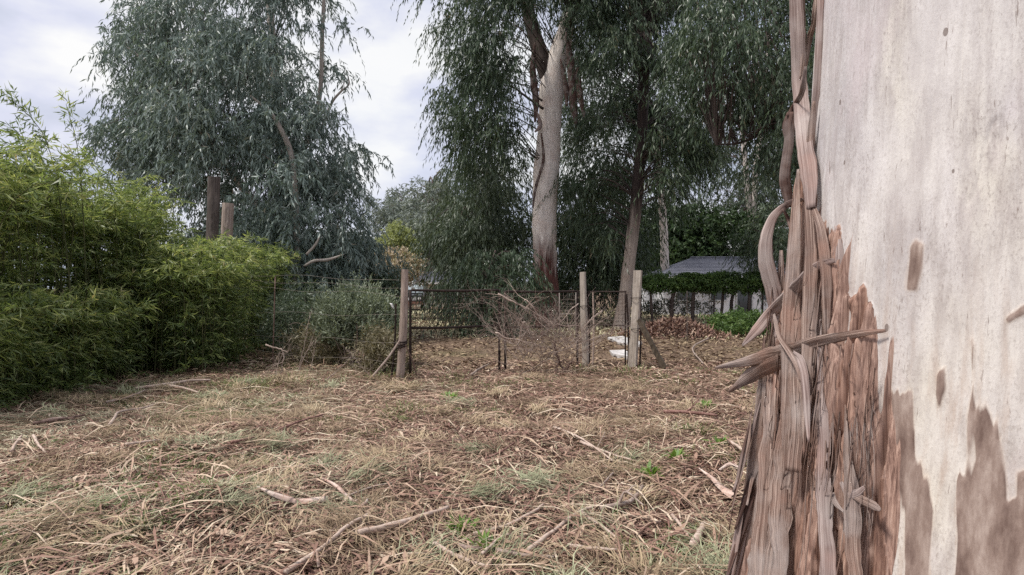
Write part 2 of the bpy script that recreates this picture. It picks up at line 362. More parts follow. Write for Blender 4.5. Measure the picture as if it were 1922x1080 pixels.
M['trunk_mid'] = build_gum_trunk('mid_gum_trunk', 2.0, 3.6, pale=(.78, .70, .645), dark=(.10, .042, .034))
M['trunk_slim'] = build_gum_trunk('slim_gum_trunk', 2.6, 4.4, True, pale=(.36, .30, .26), dark=(.036, .024, .021))
M['trunk_pale'] = build_gum_trunk('pale_gum_trunk', -9, -8, pale=(.52, .46, .42))
M['limb_dark'] = wood_mat('dark_limb', (.04, .03, .027), (.085, .065, .057), (.16, .125, .11), (12, 12, 2), .4)
M['limb_pale'] = wood_mat('pale_limb', (.25, .21, .185), (.38, .33, .29), (.48, .43, .39), (14, 14, 2), .4)
def build_big_trunk():
    m, nt, N, L, out = newmat('foreground_gum_bark'); co = N('ShaderNodeTexCoord').outputs['Object']
    # smooth pale bark
    a = noise(nt, 1, co, (2.4, 2.4, 1.1), 4, .55); s = noise(nt, 1, co, (34, 34, 3.2), 6, .6); g = noise(nt, 1, co, (160, 160, 70), 4, .7); k = noise(nt, 1, co, (9, 9, 2.0), 5, .6, (3, 1, 2))
    pale = ramp(nt, [(.36, (.46, .43, .435)), (.5, (.585, .55, .545)), (.64, (.61, .57, .52))]); L(a.outputs[0], pale.inputs[0])
    c = mixc(nt, maprange(nt, s.outputs[0], .34, .56, .62, 0), pale.outputs[0], (.34, .295, .285))
    c = mixc(nt, maprange(nt, g.outputs[0], .54, .68, 0, .65), c, (.25, .21, .195))
    c = mixc(nt, maprange(nt, g.outputs[0], .30, .44, .35, 0), c, (.76, .73, .68))
    c = mixc(nt, maprange(nt, k.outputs[0], .52, .64, 0, .6), c, (.40, .36, .355)); w2 = noise(nt, 1, co, (30, 30, 55), 5, .7, (5, 2, 8)); c = mixc(nt, maprange(nt, w2.outputs[0], .56, .66, 0, .4), c, (.33, .29, .275))
    sx = N('ShaderNodeSeparateXYZ'); L(co, sx.inputs[0])
    pk = noise(nt, 1, co, (3.5, 3.5, 1.6), 5, .6, (8, 4, 1)); c = mixc(nt, maprange(nt, pk.outputs[0], .50, .64, 0, .5), c, (.56, .49, .50)); c = mixc(nt, maprange(nt, pk.outputs[0], .48, .36, 0, .4), c, (.68, .65, .63))
    lowf = maprange(nt, sx.outputs[2], 2.05, 1.0, 0, .45)
    c = mixc(nt, lowf, c, mixc(nt, 1.0, c, (1.05, 1.0, .86), 'MULTIPLY'))
    st1 = noise(nt, 1, co, (20, 20, .9), 6, .65, (1, 7, 3)); lw_ = maprange(nt, sx.outputs[2], 1.9, .7, 0, 1)
    ms = N('ShaderNodeMath'); ms.operation = 'MULTIPLY'; L(maprange(nt, st1.outputs[0], .50, .66, 0, .75), ms.inputs[0]); L(lw_, ms.inputs[1])
    c = mixc(nt, ms.outputs[0], c, (.40, .29, .225))
    ck = noise(nt, 1, co, (75, 75, 5), 5, .7, (2, 2, 9)); c = mixc(nt, maprange(nt, ck.outputs[0], .635, .68, 0, .7), c, (.20, .15, .13))
    v = N('ShaderNodeTexVoronoi'); mp = N('ShaderNodeMapping'); mp.inputs['Scale'].default_value = (15, 15, 8); L(co, mp.inputs[0]); L(mp.outputs[0], v.inputs['Vector']); v.inputs['Scale'].default_value = 1
    vs = N('ShaderNodeSeparateColor'); L(v.outputs['Color'], vs.inputs[0])
    th = maprange(nt, vs.outputs[0], .55, 1.0, 0.0, .13)
    mt = N('ShaderNodeMath'); mt.operation = 'LESS_THAN'; L(v.outputs['Distance'], mt.inputs[0]); L(th, mt.inputs[1])
    dots = N('ShaderNodeMath'); dots.operation = 'MULTIPLY'; L(mt.outputs[0], dots.inputs[0]); dots.inputs[1].default_value = .75
    c = mixc(nt, dots.outputs[0], c, (.14, .10, .085))
    # grey brown under layer
    n1 = noise(nt, 1, co, (20, 20, 5), 6, .62); under = ramp(nt, [(.34, (.14, .092, .076)), (.5, (.255, .185, .155)), (.62, (.37, .29, .25)), (.72, (.50, .42, .36))]); L(n1.outputs[0], under.inputs[0])
    # fibrous outer bark
    f1 = noise(nt, 1, co, (100, 100, 1.5), 7, .68, dist=.25); f2 = noise(nt, 1, co, (7, 7, 1.4), 4, .6)
    fib = ramp(nt, [(.32, (.075, .045, .037)), (.42, (.20, .13, .108)), (.52, (.35, .245, .205)), (.62, (.48, .365, .31)), (.72, (.58, .48, .42))]); L(f1.outputs[0], fib.inputs[0])
    tn = attr(nt, 'tone').outputs['Fac']; tr_ = ramp(nt, [(0, (.55, .42, .36)), (.25, (1.0, .86, .78)), (.5, (.80, .74, .72)), (.75, (1.2, 1.08, 1.0)), (1, (.66, .52, .46))]); L(tn, tr_.inputs[0])
    fc = mixc(nt, 1.0, fib.outputs[0], tr_.outputs[0], 'MULTIPLY'); fc = mixc(nt, maprange(nt, f2.outputs[0], .45, .68, 0, .3), fc, (.34, .225, .185))
    fc = mixc(nt, maprange(nt, f2.outputs[0], .28, .45, .5, 0), fc, (.33, .28, .255))
    ru = maprange(nt, attr(nt, 'under').outputs['Fac'], -.004, .003); rr = maprange(nt, attr(nt, 'rough').outputs['Fac'], -.0015, .0015)
    edge = maprange(nt, attr(nt, 'under').outputs['Fac'], -.012, -.001); 
    c = mixc(nt, maprange(nt, edge, 0, 1, 0, .22), c, (.60, .45, .33))
    c = mixc(nt, ru, c, under.outputs[0]); c = mixc(nt, rr, c, fc)
    hb = mixc(nt, rr, mixc(nt, .65, g.outputs[0], s.outputs[0]), f1.outputs[0])
    princ(nt, out, c, .75, .2, hb, .55, .007); return m
M['big_trunk'] = build_big_trunk()

# ------------------------------------------------------------------ scene helpers
def obj(name, me, mat, parent=None, kind=None):
    o = bpy.data.objects.new(name, me); COL.objects.link(o)
    if mat is not None and not me.materials: me.materials.append(mat)
    if parent is not None:
        o.parent = parent
        p = parent; off = np.zeros(3)
        while p is not None: off -= np.array(p.location); p = p.parent
        o.location = off
    if kind: o['kind'] = kind
    return o
def tag(o, label, cat, group=None):
    o['label'] = label; o['category'] = cat
    if group: o['group'] = group
    return o
def thing(name, label, cat, loc, group=None):
    o = bpy.data.objects.new(name, None); COL.objects.link(o); o.location = loc; o.empty_display_size = .2
    return tag(o, label, cat, group)

def leaves_mesh(name, S, D, Lg, nleaf, grav, ll, lw, down=.8, jit=.35, crnd=None, rng=None, keep=None, along=.5, hump=.12):
    """twigs S (start) D (direction) Lg (length): leaves along drooping twigs, one bent kite each"""
    n = len(S); t = (np.arange(nleaf)[None] + rng.random((n, nleaf))) / nleaf
    pos = S[:, None] + D[:, None] * (Lg[:, None] * t)[..., None]; pos[..., 2] -= grav * Lg[:, None] * t ** 2
    tan = np.repeat(D[:, None], nleaf, 1).copy(); tan[..., 2] -= 2 * grav * t
    d = along * tan + jit * rng.standard_normal(pos.shape); d[..., 2] -= down; d = nrm(d)
    side = nrm(np.cross(d, rng.standard_normal(d.shape)))
    third = np.cross(d, side)
    l = ll * (.6 + .7 * rng.random(t.shape)); w = lw * (.7 + .6 * rng.random(t.shape))
    b = pos; m = pos + d * (.42 * l)[..., None] + third * (hump * l)[..., None]
    V = np.stack([b, m + side * (w / 2)[..., None], pos + d * l[..., None], m - side * (w / 2)[..., None]], 2).reshape(-1, 3)
    c = np.full(n, .5) if crnd is None else crnd
    r = np.clip(.55 * c[:, None] + .45 * rng.random(t.shape) + .06 * rng.standard_normal(t.shape), 0, 1)
    Q = np.arange(len(V)).reshape(-1, 4)
    return mesh_np(name, V, Q, {'rnd': np.repeat(r.ravel(), 4)})

def clumps(poly, Y, spread, n, rng, edge=90.0, per=4):
    xs, ys = [p[0] for p in poly], [p[1] for p in poly]; out = []; tgt, n = n, (int(n / per) if n >= 100 and per > 1 else n)
    while len(out) < n:
        x = rng.uniform(min(xs), max(xs), 400); y = rng.uniform(min(ys), max(ys), 400)
        sd = sd_poly(poly, x, y); ok = sd > 0
        ok &= (y > -70) | (rng.random(400) < .4)
        for a, b, s in zip(x[ok], y[ok], sd[ok]):
            th = spread * math.sqrt(min(1, s / edge)); out.append(P(a, b, Y + rng.uniform(-1, 1) * th))
    out = np.array(out[:n])
    if tgt != n:                       # gather clumps round boughs so that the crown has masses and gaps
        sg = spread * .17; k = rng.integers(0, n, tgt); out = out[k] + np.clip(rng.standard_normal((tgt, 3)), -1.8, 1.8) * np.array([sg, sg, sg * .75])
    return out
def crown_mesh(name, C, rng, R=.6, twigs=8, tl=1.1, nleaf=24, ll=.17, lw=.024, grav=.9, axis=None, up=.25, flat=.7, **k):
    n = len(C); S = np.repeat(C, twigs, 0); off = nrm(rng.standard_normal(S.shape)) * (R * rng.random((len(S), 1)) ** .5); off[:, 2] *= flat
    S = S + off
    ax = C.mean(0) if axis is None else np.asarray(axis)
    o = S - ax; o[:, 2] = 0; D = nrm(nrm(o) * .45 + .7 * rng.standard_normal(S.shape) + np.array([0, 0, up])); D[:, 2] = np.clip(D[:, 2], -.4, .6)
    c = np.clip(.5 * np.repeat(rng.random(n), twigs) + .5 * rng.random(n * twigs), 0, 1)
    return leaves_mesh(name, S, D, tl * (.5 + rng.random(len(S))), nleaf, grav, ll, lw, crnd=c, rng=rng, **k)
def branches_mesh(name, C, stems, rng, r0=.035, r1=.008, sides=4, frac=1.0):
    """limbs from the nearest lower point of the stems to the clump centres"""
    sp = np.concatenate([smooth_path(s, 24) for s in stems]); mb = MB()
    for c in C:
        if rng.random() > frac: continue
        d = np.linalg.norm((sp - c) * [1, 1, .6], axis=1) + np.where(sp[:, 2] > c[2] - .2, 3 + 3 * (sp[:, 2] - c[2] + .2).clip(0), 0)
        a = sp[np.argmin(d)]; ln = np.linalg.norm(c - a); md = (a + c) / 2 + np.array([0, 0, .18 * ln]) + rng.standard_normal(3) * .06 * ln
        mb.add(*tube(smooth_path([a, md, c], 6), np.linspace(r0 * (.5 + .15 * ln), r1, 6), sides, cap=False))
    return mb.mesh(name, True)
def stem_mesh(name, defs, seed=0, sides=16, n=40, bump=.12):
    mb = MB()
    for i, (pts, rad) in enumerate(defs):
        mb.add(*tube(smooth_path(pts, n), interp(rad, n), sides, bump, seed + i))
    return mb.mesh(name, True)
def PP(pl, Y):
    return [P(x, y, Y + (d[0] if d else 0)) for (x, y, *d) in pl]
def WR(ws, Y):                         # half widths in metres from photo pixel widths
    return [w / F * Y / 2 for w in ws]

# ================================================================== SETTING: ground
def build_ground():
    u = np.linspace(-1, 1, 291); x = 9 * u + 500 * np.sign(u) * np.abs(u) ** 9
    v = np.linspace(0, 1, 251); y = -6 + 24 * v + 900 * v ** 12
    X, Y = np.meshgrid(x, y); Z = ground_h(X, Y)
    near = np.clip(1 - (Y - 9) / 6, 0, 1) * np.clip(1 - (np.abs(X) - 8) / 5, 0, 1)
    Z = Z + near * .035 * (fbm(X * 7, Y * 7, octv=3, seed=3) - .5)
    V = np.stack([X, Y, Z], -1).reshape(-1, 3); nx = len(x)
    i = np.arange(len(y) - 1)[:, None] * nx; j = np.arange(nx - 1)[None]
    Q = np.stack([i + j, i + j + 1, i + nx + j + 1, i + nx + j], -1).reshape(-1, 4)
    obj('ground', mesh_np('ground', V, Q, smooth=True), M['ground'], kind='structure')
build_ground()

# ground cover made of single blades, leaves and twigs
def scatter(n, rng, y0=2.6, y1=13.5, pw=1.0):
    u = rng.random(n); Y = y0 * (y1 / y0) ** (u ** pw); X = (rng.random(n) * 2 - 1) * (.86 * Y + .7); return X, Y
def blades(name, mat, X, Y, rng, ln, wd, tilt, rnd, arch=.15, lift=.0, heading=None, nseg=3):
    n = len(X); wd = wd * (1 + .05 * (Y - 5).clip(0)); a = rng.random(n) * 2 * pi if heading is None else heading
    t = np.abs(rng.standard_normal(n)) * tilt; l = ln * (.45 + .9 * rng.random(n)); w = wd * (.6 + .8 * rng.random(n))
    D = np.stack([np.cos(a) * np.cos(t), np.sin(a) * np.cos(t), np.sin(t)], -1); side = np.stack([-np.sin(a), np.cos(a), .25 * rng.standard_normal(n)], -1)
    bend = side * (arch * rng.standard_normal(n))[:, None]; bend[:, 2] -= .3 * np.sin(t)
    base = np.stack([X, Y, ground_h(X, Y) + .004 + lift * rng.random(n)], -1)
    c = lambda q: base + D * (l * q)[:, None] + bend * (l * q * q)[:, None] + np.stack([0 * l, 0 * l, .06 * l * math.sin(pi * q)], -1)
    mid = .38 + .24 * rng.random(n); cm = base + D * (l * mid)[:, None] + bend * (l * mid * mid)[:, None]; cm[:, 2] += .06 * l; ww = (w * .56)[:, None]
    V = np.stack([c(0), cm - side * ww, c(1), cm + side * ww], 1).reshape(-1, 3)
    o = obj(name, mesh_np(name, V, np.arange(4 * n).reshape(-1, 4), {'rnd': np.repeat(np.clip(rnd, 0, 1), 4)}), mat, kind='stuff'); return o
def build_litter():
    rng = np.random.default_rng(11)
    X, Y = scatter(155000, rng)
    leafy = fbm(X * .6 + 3, Y * .6, octv=3, seed=21) + .055 * np.clip(X + .4, -2.2, 2.5) + .06 * (Y > 6.0) + .02 + .10 * ((X > -.4) & (Y < 5.2))
    isleaf = (leafy + .16 * rng.standard_normal(len(X))) > .475
    # straw, combed in low swirls
    sx, sy = X[~isleaf], Y[~isleaf]
    head = 2 * pi * 1.5 * fbm(sx * .55, sy * .55, octv=2, seed=31) + .75 * rng.standard_normal(len(sx))
    tint = fbm(sx * 1.3, sy * 1.3, octv=3, seed=41)
    grey = (fbm(sx * .7 + 5, sy * .7, octv=2, seed=43) - .07 * (sx + .5).clip(-3, 3) * .6 + .1 * rng.standard_normal(len(sx))) > .64
    rn = .36 + .95 * (tint - .5) + .44 * rng.random(len(sx))
    for nm, mt, k in (('dry_straw', 'straw', ~grey), ('grey_straw', 'straw_grey', grey)):
        blades(nm, M[mt], sx[k], sy[k], rng, .17, .0055, .22, rn[k], .25, .035, head[k])
    lx, ly = X[isleaf], Y[isleaf]
    blades('fallen_leaves', M['gumleaf'], lx, ly, rng, .095, .013, .30, .05 + .85 * rng.random(len(lx)) ** 1.2, .35, .04)
    # crumbs and chips, broad leaves, matted clumps
    X, Y = scatter(46000, rng); blades('bark_crumbs', M['gumleaf'], X, Y, rng, .045, .011, .35, rng.random(len(X)) ** 1.3, .3, .035, None, 2)
    X, Y = scatter(9000, rng); k = fbm(X * .6 + 3, Y * .6, octv=3, seed=21) + .05 * np.clip(X, -2, 2) > .5; X, Y = X[k], Y[k]
    blades('broad_fallen_leaves', M['gumleaf'], X, Y, rng, .13, .024, .25, .2 + .8 * rng.random(len(X)), .25, .06)
    cx, cyy = scatter(260, rng, 2.8, 11); kk = 130; rr = np.abs(rng.standard_normal((260, kk))) * (.10 + .12 * rng.random((260, 1))); aa = rng.random((260, kk)) * 2 * pi
    X = (cx[:, None] + rr * np.cos(aa)).ravel(); Y = (cyy[:, None] + rr * .8 * np.sin(aa)).ravel(); h0 = np.repeat(rng.random(260) * pi, kk) + .55 * rng.standard_normal(len(X))
    tone = np.repeat(rng.random(260), kk); g = np.repeat(rng.random(260) < .2, kk) & (X < 1.2)
    for nm, mt, k in (('matted_straw', 'straw', ~g), ('matted_grass', 'straw_grey2', g)):
        o = blades(nm, M[mt], X[k], Y[k], rng, .22, .005, .35, (.05 + .45 * tone + .35 * rng.random(len(X)))[k], .3, .07, h0[k])
    # more fallen leaves beyond the gate
    X, Y = scatter(34000, rng, 12.0, 34); k = np.abs(X) < 14; X, Y = X[k], Y[k]
    blades('far_fallen_leaves', M['straw'], X, Y, rng, .17, .024, .25, .0 + .62 * rng.random(len(X)), .25, .03)
    # loose twigs and fibres
    X, Y = scatter(9000, rng)
    blades('loose_fibres', M['gumleaf'], X, Y, rng, .5, .010, .10, .3 + .7 * rng.random(len(X)), .06, .05)
    # green grass in patches
    X, Y = scatter(120000, rng); g = fbm(X * .8 + 1, Y * .8 + 8, octv=3, seed=61); cl = fbm(X * 3.1, Y * 3.1, octv=2, seed=63)
    bias = .06 * np.clip((-X - .6) / 3, -1, 1) + .05 * ((Y > 7.2) & (Y < 9.8) & (X < 0))
    k = (g + bias > .60) & (cl > .46); X, Y = X[k], Y[k]
    blades('green_grass', M['grass_green'], X, Y, rng, .13, .006, .5, rng.random(len(X)), .25, .02)
    # lawn beyond the gate
    n = 26000; X = rng.uniform(-9, 12, n); Y = rng.uniform(19, 45, n)
    blades('far_grass', M['lawn'], X, Y, rng, .2, .017, .6, .5 + .7 * rng.random(n), .2, .02)
build_litter()

# ================================================================== FOREGROUND GUM TREE
TD, TA = 3.2, RAD(39.2)
TX, TY = TD * sin(TA), TD * cos(TA)
_RZ = np.array([0.0, .29, .69, 1.03, 1.37, 1.70, 1.93, 2.26, 2.82, 5, 9, 14]); _RR = np.array([1.16, 1.045, .985, .94, .90, .87, .845, .825, .795, .74, .66, .5])
def trunk_R(z): return np.interp(z, _RZ, _RR)
def trunk_pt(px, py, off=0.0):
    """where the ray through a photo pixel meets the trunk; beside the trunk: the nearest point of the ray"""
    a = np.array([(px - CX) / F, 1.0]); ia = (a @ [TX, TY]) / (a @ a); t = ia
    for _ in range(12):
        z = EYE - (py - CY) / F * t; R = float(trunk_R(z)) + off
        d2 = np.sum((a * ia - [TX, TY]) ** 2); h = R * R - d2
        t = ia - (math.sqrt(h / (a @ a)) if h > 0 else 0)
    return np.array([a[0] * t, t, EYE - (py - CY) / F * t])
R_POLY = [(1300, 1200), (1380, 1000), (1400, 860), (1415, 700), (1430, 560), (1455, 420), (1480, 330), (1512, 330), (1535, 400), (1552, 440), (1566, 425), (1574, 440), (1580, 530), (1592, 640), (1598, 560), (1612, 560), (1622, 545), (1630, 568), (1655, 568), (1660, 650), (1662, 735), (1668, 780), (1690, 860), (1694, 960), (1684, 1200)]
U_POLYS = [[(1826, 612), (1834, 650), (1836, 720), (1852, 790), (1876, 860), (1898, 932), (1906, 932), (1914, 890), (1990, 860), (2100, 900), (2100, 1200), (1786, 1200), (1790, 1000), (1787, 905), (1796, 885), (1814, 902), (1820, 860), (1811, 780), (1818, 700), (1814, 640)],
           [(1662, 735), (1675, 748), (1694, 748), (1700, 800), (1720, 860), (1736, 912), (1748, 960), (1738, 1200), (1670, 1200), (1690, 960), (1680, 850)],
           [(1720, 452), (1729, 462), (1726, 500), (1716, 540), (1706, 540), (1711, 490), (1712, 465)], [(1757, 705), (1772, 690), (1774, 730), (1764, 760), (1756, 740)],
           [(1893, 600), (1925, 570), (1925, 590)]]
def build_big_tree():
    base = (TX, TY, 0)
    root = thing('gum_tree', 'huge pale gum trunk with peeling brown bark filling the right edge', 'tree', base)
    tcam = math.atan2(-TY, -TX)                    # towards the camera
    fine = np.linspace(-1.6, .16, 350); coarse = np.linspace(.16, 2 * pi - 1.6, 80)[1:-1]
    th = tcam + np.r_[fine, coarse]
    z = np.r_[np.linspace(-.12, .25, 14), np.linspace(.25, 2.85, 310)[1:], np.linspace(2.85, 14, 40)[1:]]
    TH, Z = np.meshgrid(th, z); rel = TH - tcam
    R0 = trunk_R(Z)
    # slow swelling and buttress folds near the ground
    low = np.clip(1.3 - Z, 0, 1.3)
    R = R0 * (1 + .012 * (fbm(np.cos(TH) * 2 + 5, np.sin(TH) * 2, Z * .9, 3, 7) - .5) * 2) + low * .05 * (vnoise(np.cos(TH) * 3.1, np.sin(TH) * 3.1, Z * .4, 70) - .45)
    x = TX + R * np.cos(TH); y = TY + R * np.sin(TH); front = y > .3
    px = CX + F * x / np.where(front, y, 1); py = CY - F * (Z - EYE) / np.where(front, y, 1)
    facing = (np.cos(rel) * 1.0 > .10) & front
    s = rel * .9                                    # metres along the girth
    mpp = 2.3 / F                                   # metres per photo pixel on the trunk
    en = (fbm(s * 9, Z * 1.8, octv=3, seed=79) - .5) * 46 + (fbm(s * 30, Z * 1.6, octv=4, seed=80) - .5) * 60 + (vnoise(s * 110, Z * 5, seed=81) - .5) * 10
    sdR = np.where(facing, (sd_poly(R_POLY, px, py) + en) * mpp, -.1)
    # left silhouette and beyond: bark continues round the back below a ragged line
    back = (1.75 - Z + .5 * (fbm(s * 4, Z * 0 + 3, octv=3, seed=90) - .5)) * .15
    sdR = np.where(facing, sdR, np.where(rel < 0, back, np.where(rel > 2, back - .1, -.1)))
    sdU = np.full(px.shape, -.1)
    for pl in U_POLYS:
        if len(pl): sdU = np.maximum(sdU, np.where(facing, (sd_poly(pl, px, py) + en * (.85 if len(pl) > 9 else .3)) * mpp, -.1))
    # relief of the fibrous layer: shingled plates, ridges, cracks
    sw = s + .055 * (fbm(s * 3, Z * 1.6, octv=3, seed=101) - .5) - .10 * (1.2 - Z) * (s + .55)
    def slats(freq, seed, h0, h1, always=False, share=.7):
        q = sw * freq + 1.5 * (fbm(s * 3.5 + seed, Z * .55, octv=3, seed=seed) - .5) + .05 * (vnoise(s * 40, Z * 6, seed=seed + 1) - .5)
        ci = np.floor(q); t = np.abs(q - ci - .5); zz = np.zeros_like(ci)
        r1, r2, r3, r4 = (hash3(ci, zz, zz, seed + 11 * k) for k in range(4))
        if always: hw = .455 + .03 * (fbm(s * 8, Z * 2.2, octv=2, seed=seed + 4) - .5)
        else:
            top = .35 + 2.0 * r2; bot = top - (.5 + 1.5 * r3)
            tp = np.clip(np.minimum((top - Z) / .45, (Z - bot) / .3), 0, 1) * (r1 < share)
            hw = .47 * tp ** .8 * (.8 + .4 * (fbm(Z * 5, ci * 3.7, octv=2, seed=seed + 5)))
        ins = np.clip((hw - t) * 26, 0, 1)
        dome = np.sqrt(np.clip(1 - (t / np.maximum(hw, .02)) ** 2, 0, 1))
        return ins, ins * (h0 * (.6 + .8 * r4) + h1 * (1 - dome) * .8 + h1 * .4 * dome), r3
    i0, L0, t0 = slats(9.0, 140, .030, .006, True); i1, L1, t1 = slats(12.0, 150, .016, .007); i2, L2, t2 = slats(19.0, 160, .011, .006, share=.6)
    fine = fbm(sw * 70, Z * 1.3, octv=3, seed=111) - .5; c2 = np.clip(1 - np.abs(fbm(sw * 24 + 4, Z * .5, octv=2, seed=113) - .5) / .02, 0, 1)
    rough = -.020 + L0 + L1 + L2 + .012 * fine - .010 * c2 + .05 * np.clip((vnoise(sw * 3.1, Z * .45, seed=114) - .5), 0, 1) * np.clip(1.6 - Z, 0, 1)
    tone = np.where(i2 > .5, t2, np.where(i1 > .5, t1, t0 * .8))
    kR = np.clip((sdR - .001) / .007, 0, 1); kU = np.clip(sdU / .008 + .4, 0, 1)
    und = .0035 + .003 * (fbm(s * 20, Z * 5, octv=3, seed=120) - .5)
    pale = .0045 * (fbm(s * 26, Z * 9, octv=4, seed=130) - .5) + .010 * (fbm(s * 5, Z * 1.6, octv=2, seed=132) - .5) - .003 * np.clip(1 - np.abs(fbm(s * 7, Z * .8, octv=2, seed=131) - .5) / .015, 0, 1)
    R = R + pale * (1 - kU) * (1 - kR) + und * kU * (1 - kR) + np.maximum(rough, -.035) * kR * np.clip(.25 + sdR / .06, .25, 1)
    V = np.stack([TX + R * np.cos(TH), TY + R * np.sin(TH), Z], -1); nt_ = len(th)
    i = np.arange(len(z) - 1)[:, None] * nt_; j = np.arange(nt_)[None]; k = (j + 1) % nt_
    Q = np.stack([i + j, i + k, i + nt_ + k, i + nt_ + j], -1).reshape(-1, 4)
    me = mesh_np('trunk', V.reshape(-1, 3), Q, {'rough': sdR.ravel(), 'under': sdU.ravel(), 'tone': tone.ravel()}, True)
    obj('trunk', me, M['big_trunk'], root)
    # ---- peeling strips: (pixel path, widths px, stand-off, material, curl, twist, label)
    def strip(pl, ws, off, mat='bark_strip', curl=.5, twist=0.0, n=26, seed=0, label=None, thick=.004, ragged=.14, name='bark_strip', cols=9, furrow=.0022):
        offs = np.linspace(off[0], off[1], len(pl)) if np.ndim(off) else [off] * len(pl)
        pts = [trunk_pt(x_, y_, o_) for (x_, y_), o_ in zip(pl, offs)]
        path = smooth_path(pts, n); dep = path[:, 1].mean()
        c = path.mean(0); nv = nrm(np.array([-c[0], -c[1], 0]) * .6 + nrm(np.array([c[0] - TX, c[1] - TY, 0])) * .8)
        mb = MB(); mb.add(*ribbon(path, interp(ws, n) * 1.25 / F * dep, nv, curl * .28, thick * .6, cols, ragged * 1.7, seed, twist, furrow))
        o = obj(name, mb.mesh(name, True), M[mat], root)
        if label: o['label'] = label
        return o
    B = 'bark_strip'
    strip([(1492, -60), (1495, 60), (1499, 160), (1508, 260), (1517, 330), (1521, 390)], [22, 24, 25, 28, 26, 14], .05, 'bark_mauve', 1.1, 0, 34, 1, 'long smooth mauve bark strip running up beside the pale trunk')
    strip([(1503, -60), (1506, 40), (1507, 90), (1503, 150)], [7, 9, 8, 4], .03, 'bark_strip', .8, .4, 20, 2)
    strip([(1534, -40), (1530, 30), (1520, 70), (1513, 115), (1506, 160)], [5, 10, 9, 7, 3], .02, 'bark_strip', .6, 1.0, 20, 3)
    strip([(1542, -60), (1538, 60), (1534, 150), (1527, 220), (1521, 300)], [9, 10, 11, 10, 4], .015, 'bark_mauve', .5, .4, 24, 4)
    strip([(1512, 125), (1505, 170), (1490, 200), (1478, 218)], [4, 10, 9, 4], .06, 'bark_dark', .7, .8, 18, 5)
    strip([(1483, 210), (1479, 235), (1480, 262), (1476, 300), (1474, 340), (1482, 390)], [12, 20, 15, 15, 18, 10], .05, 'bark_dark', 1.0, .4, 24, 6)
    strip([(1528, 190), (1524, 230), (1519, 290), (1514, 320)], [4, 11, 12, 5], .03, B, .5, .3, 18, 7)
    strip([(1508, 375), (1478, 384), (1452, 408), (1436, 450), (1438, 500), (1450, 550), (1458, 610), (1462, 660)], [5, 10, 13, 20, 25, 27, 20, 8], (.03, .04), 'bark_mauve', .9, [.9, .2, 0, 0], 36, 8, 'hooked bark strip bowing out to the left of the trunk')
    strip([(1470, 392), (1482, 420), (1487, 450), (1478, 480)], [4, 7, 6, 3], .05, 'bark_dark', .5, .6, 16, 9)
    strip([(1498, 318), (1494, 380), (1490, 460), (1482, 600), (1478, 760), (1470, 900)], [4, 12, 20, 27, 20, 2], (.05, .09), B, .6, 0, 40, 10, thick=.007, cols=9)
    strip([(1512, 352), (1518, 420), (1521, 500), (1518, 620), (1512, 740), (1508, 860)], [5, 15, 20, 23, 16, 1], (.05, .08), B, .6, 0, 40, 11, thick=.007, cols=9)
    strip([(1513, 362), (1528, 395), (1540, 430), (1548, 480), (1551, 540), (1553, 640)], [4, 9, 14, 16, 15, 6], .04, B, .8, .3, 30, 12)
    strip([(1466, 470), (1464, 560), (1462, 680), (1452, 820), (1440, 960), (1425, 1100)], [6, 16, 22, 25, 26, 24], (.02, .05), B, .6, 0, 40, 13, thick=.008, cols=9)
    strip([(1568, 424), (1574, 470), (1570, 540), (1562, 640), (1566, 760)], [3, 14, 22, 20, 5], .012, 'bark_mauve', .4, .1, 30, 14)
    strip([(1566, 489), (1545, 496), (1520, 512), (1490, 545), (1450, 585), (1418, 622), (1393, 649)], [7, 12, 15, 19, 20, 17, 3], (.03, .10), 'bark_mauve', 1.0, [.2, .4, .1], 34, 15, 'long pointed grey bark strip slanting down to the left')
    strip([(1662, 621), (1620, 626), (1575, 633), (1530, 644), (1490, 658), (1440, 668), (1395, 680), (1342, 691)], [4, 9, 13, 20, 26, 24, 16, 4], (.02, .12), B, .9, [.1, .3, .0], 40, 16, 'long bark strip sticking out level to the left across the trunk')
    strip([(1505, 652), (1480, 672), (1445, 686), (1410, 706), (1368, 736)], [8, 24, 26, 24, 5], (.05, .10), 'bark_strip', .9, [.0, .5], 28, 17, 'broad bark strip drooping to the left under the level one')
    strip([(1452, 590), (1462, 630), (1480, 660), (1497, 690), (1503, 716)], [5, 8, 8, 9, 3], .10, B, .6, .6, 22, 18)
    strip([(1488, 662), (1502, 676), (1510, 710), (1514, 770), (1518, 830)], [8, 13, 12, 10, 3], .09, 'bark_mauve', .8, .4, 24, 19)
    strip([(1434, 630), (1432, 680), (1428, 750), (1418, 850), (1408, 960), (1392, 1100)], [2, 11, 16, 24, 28, 34], (.03, .06), B, .5, 0, 36, 20, 'pointed bark spike standing up at the left edge of the trunk', thick=.008)
    strip([(1452, 700), (1446, 780), (1436, 880), (1428, 980), (1420, 1100)], [3, 14, 20, 24, 26], (.04, .05), B, .5, 0, 34, 21, thick=.007)
    strip([(1578, 905), (1590, 925), (1605, 928), (1622, 915)], [5, 12, 14, 6], .06, 'bark_mauve', .9, .4, 16, 22)
    strip([(1596, 930), (1615, 938), (1640, 950), (1652, 958)], [6, 14, 13, 5], .06, B, .9, .3, 16, 23)
    strip([(1562, 925), (1568, 945), (1584, 962)], [6, 9, 3], .07, B, .6, .3, 12, 24)
    rng = np.random.default_rng(5)
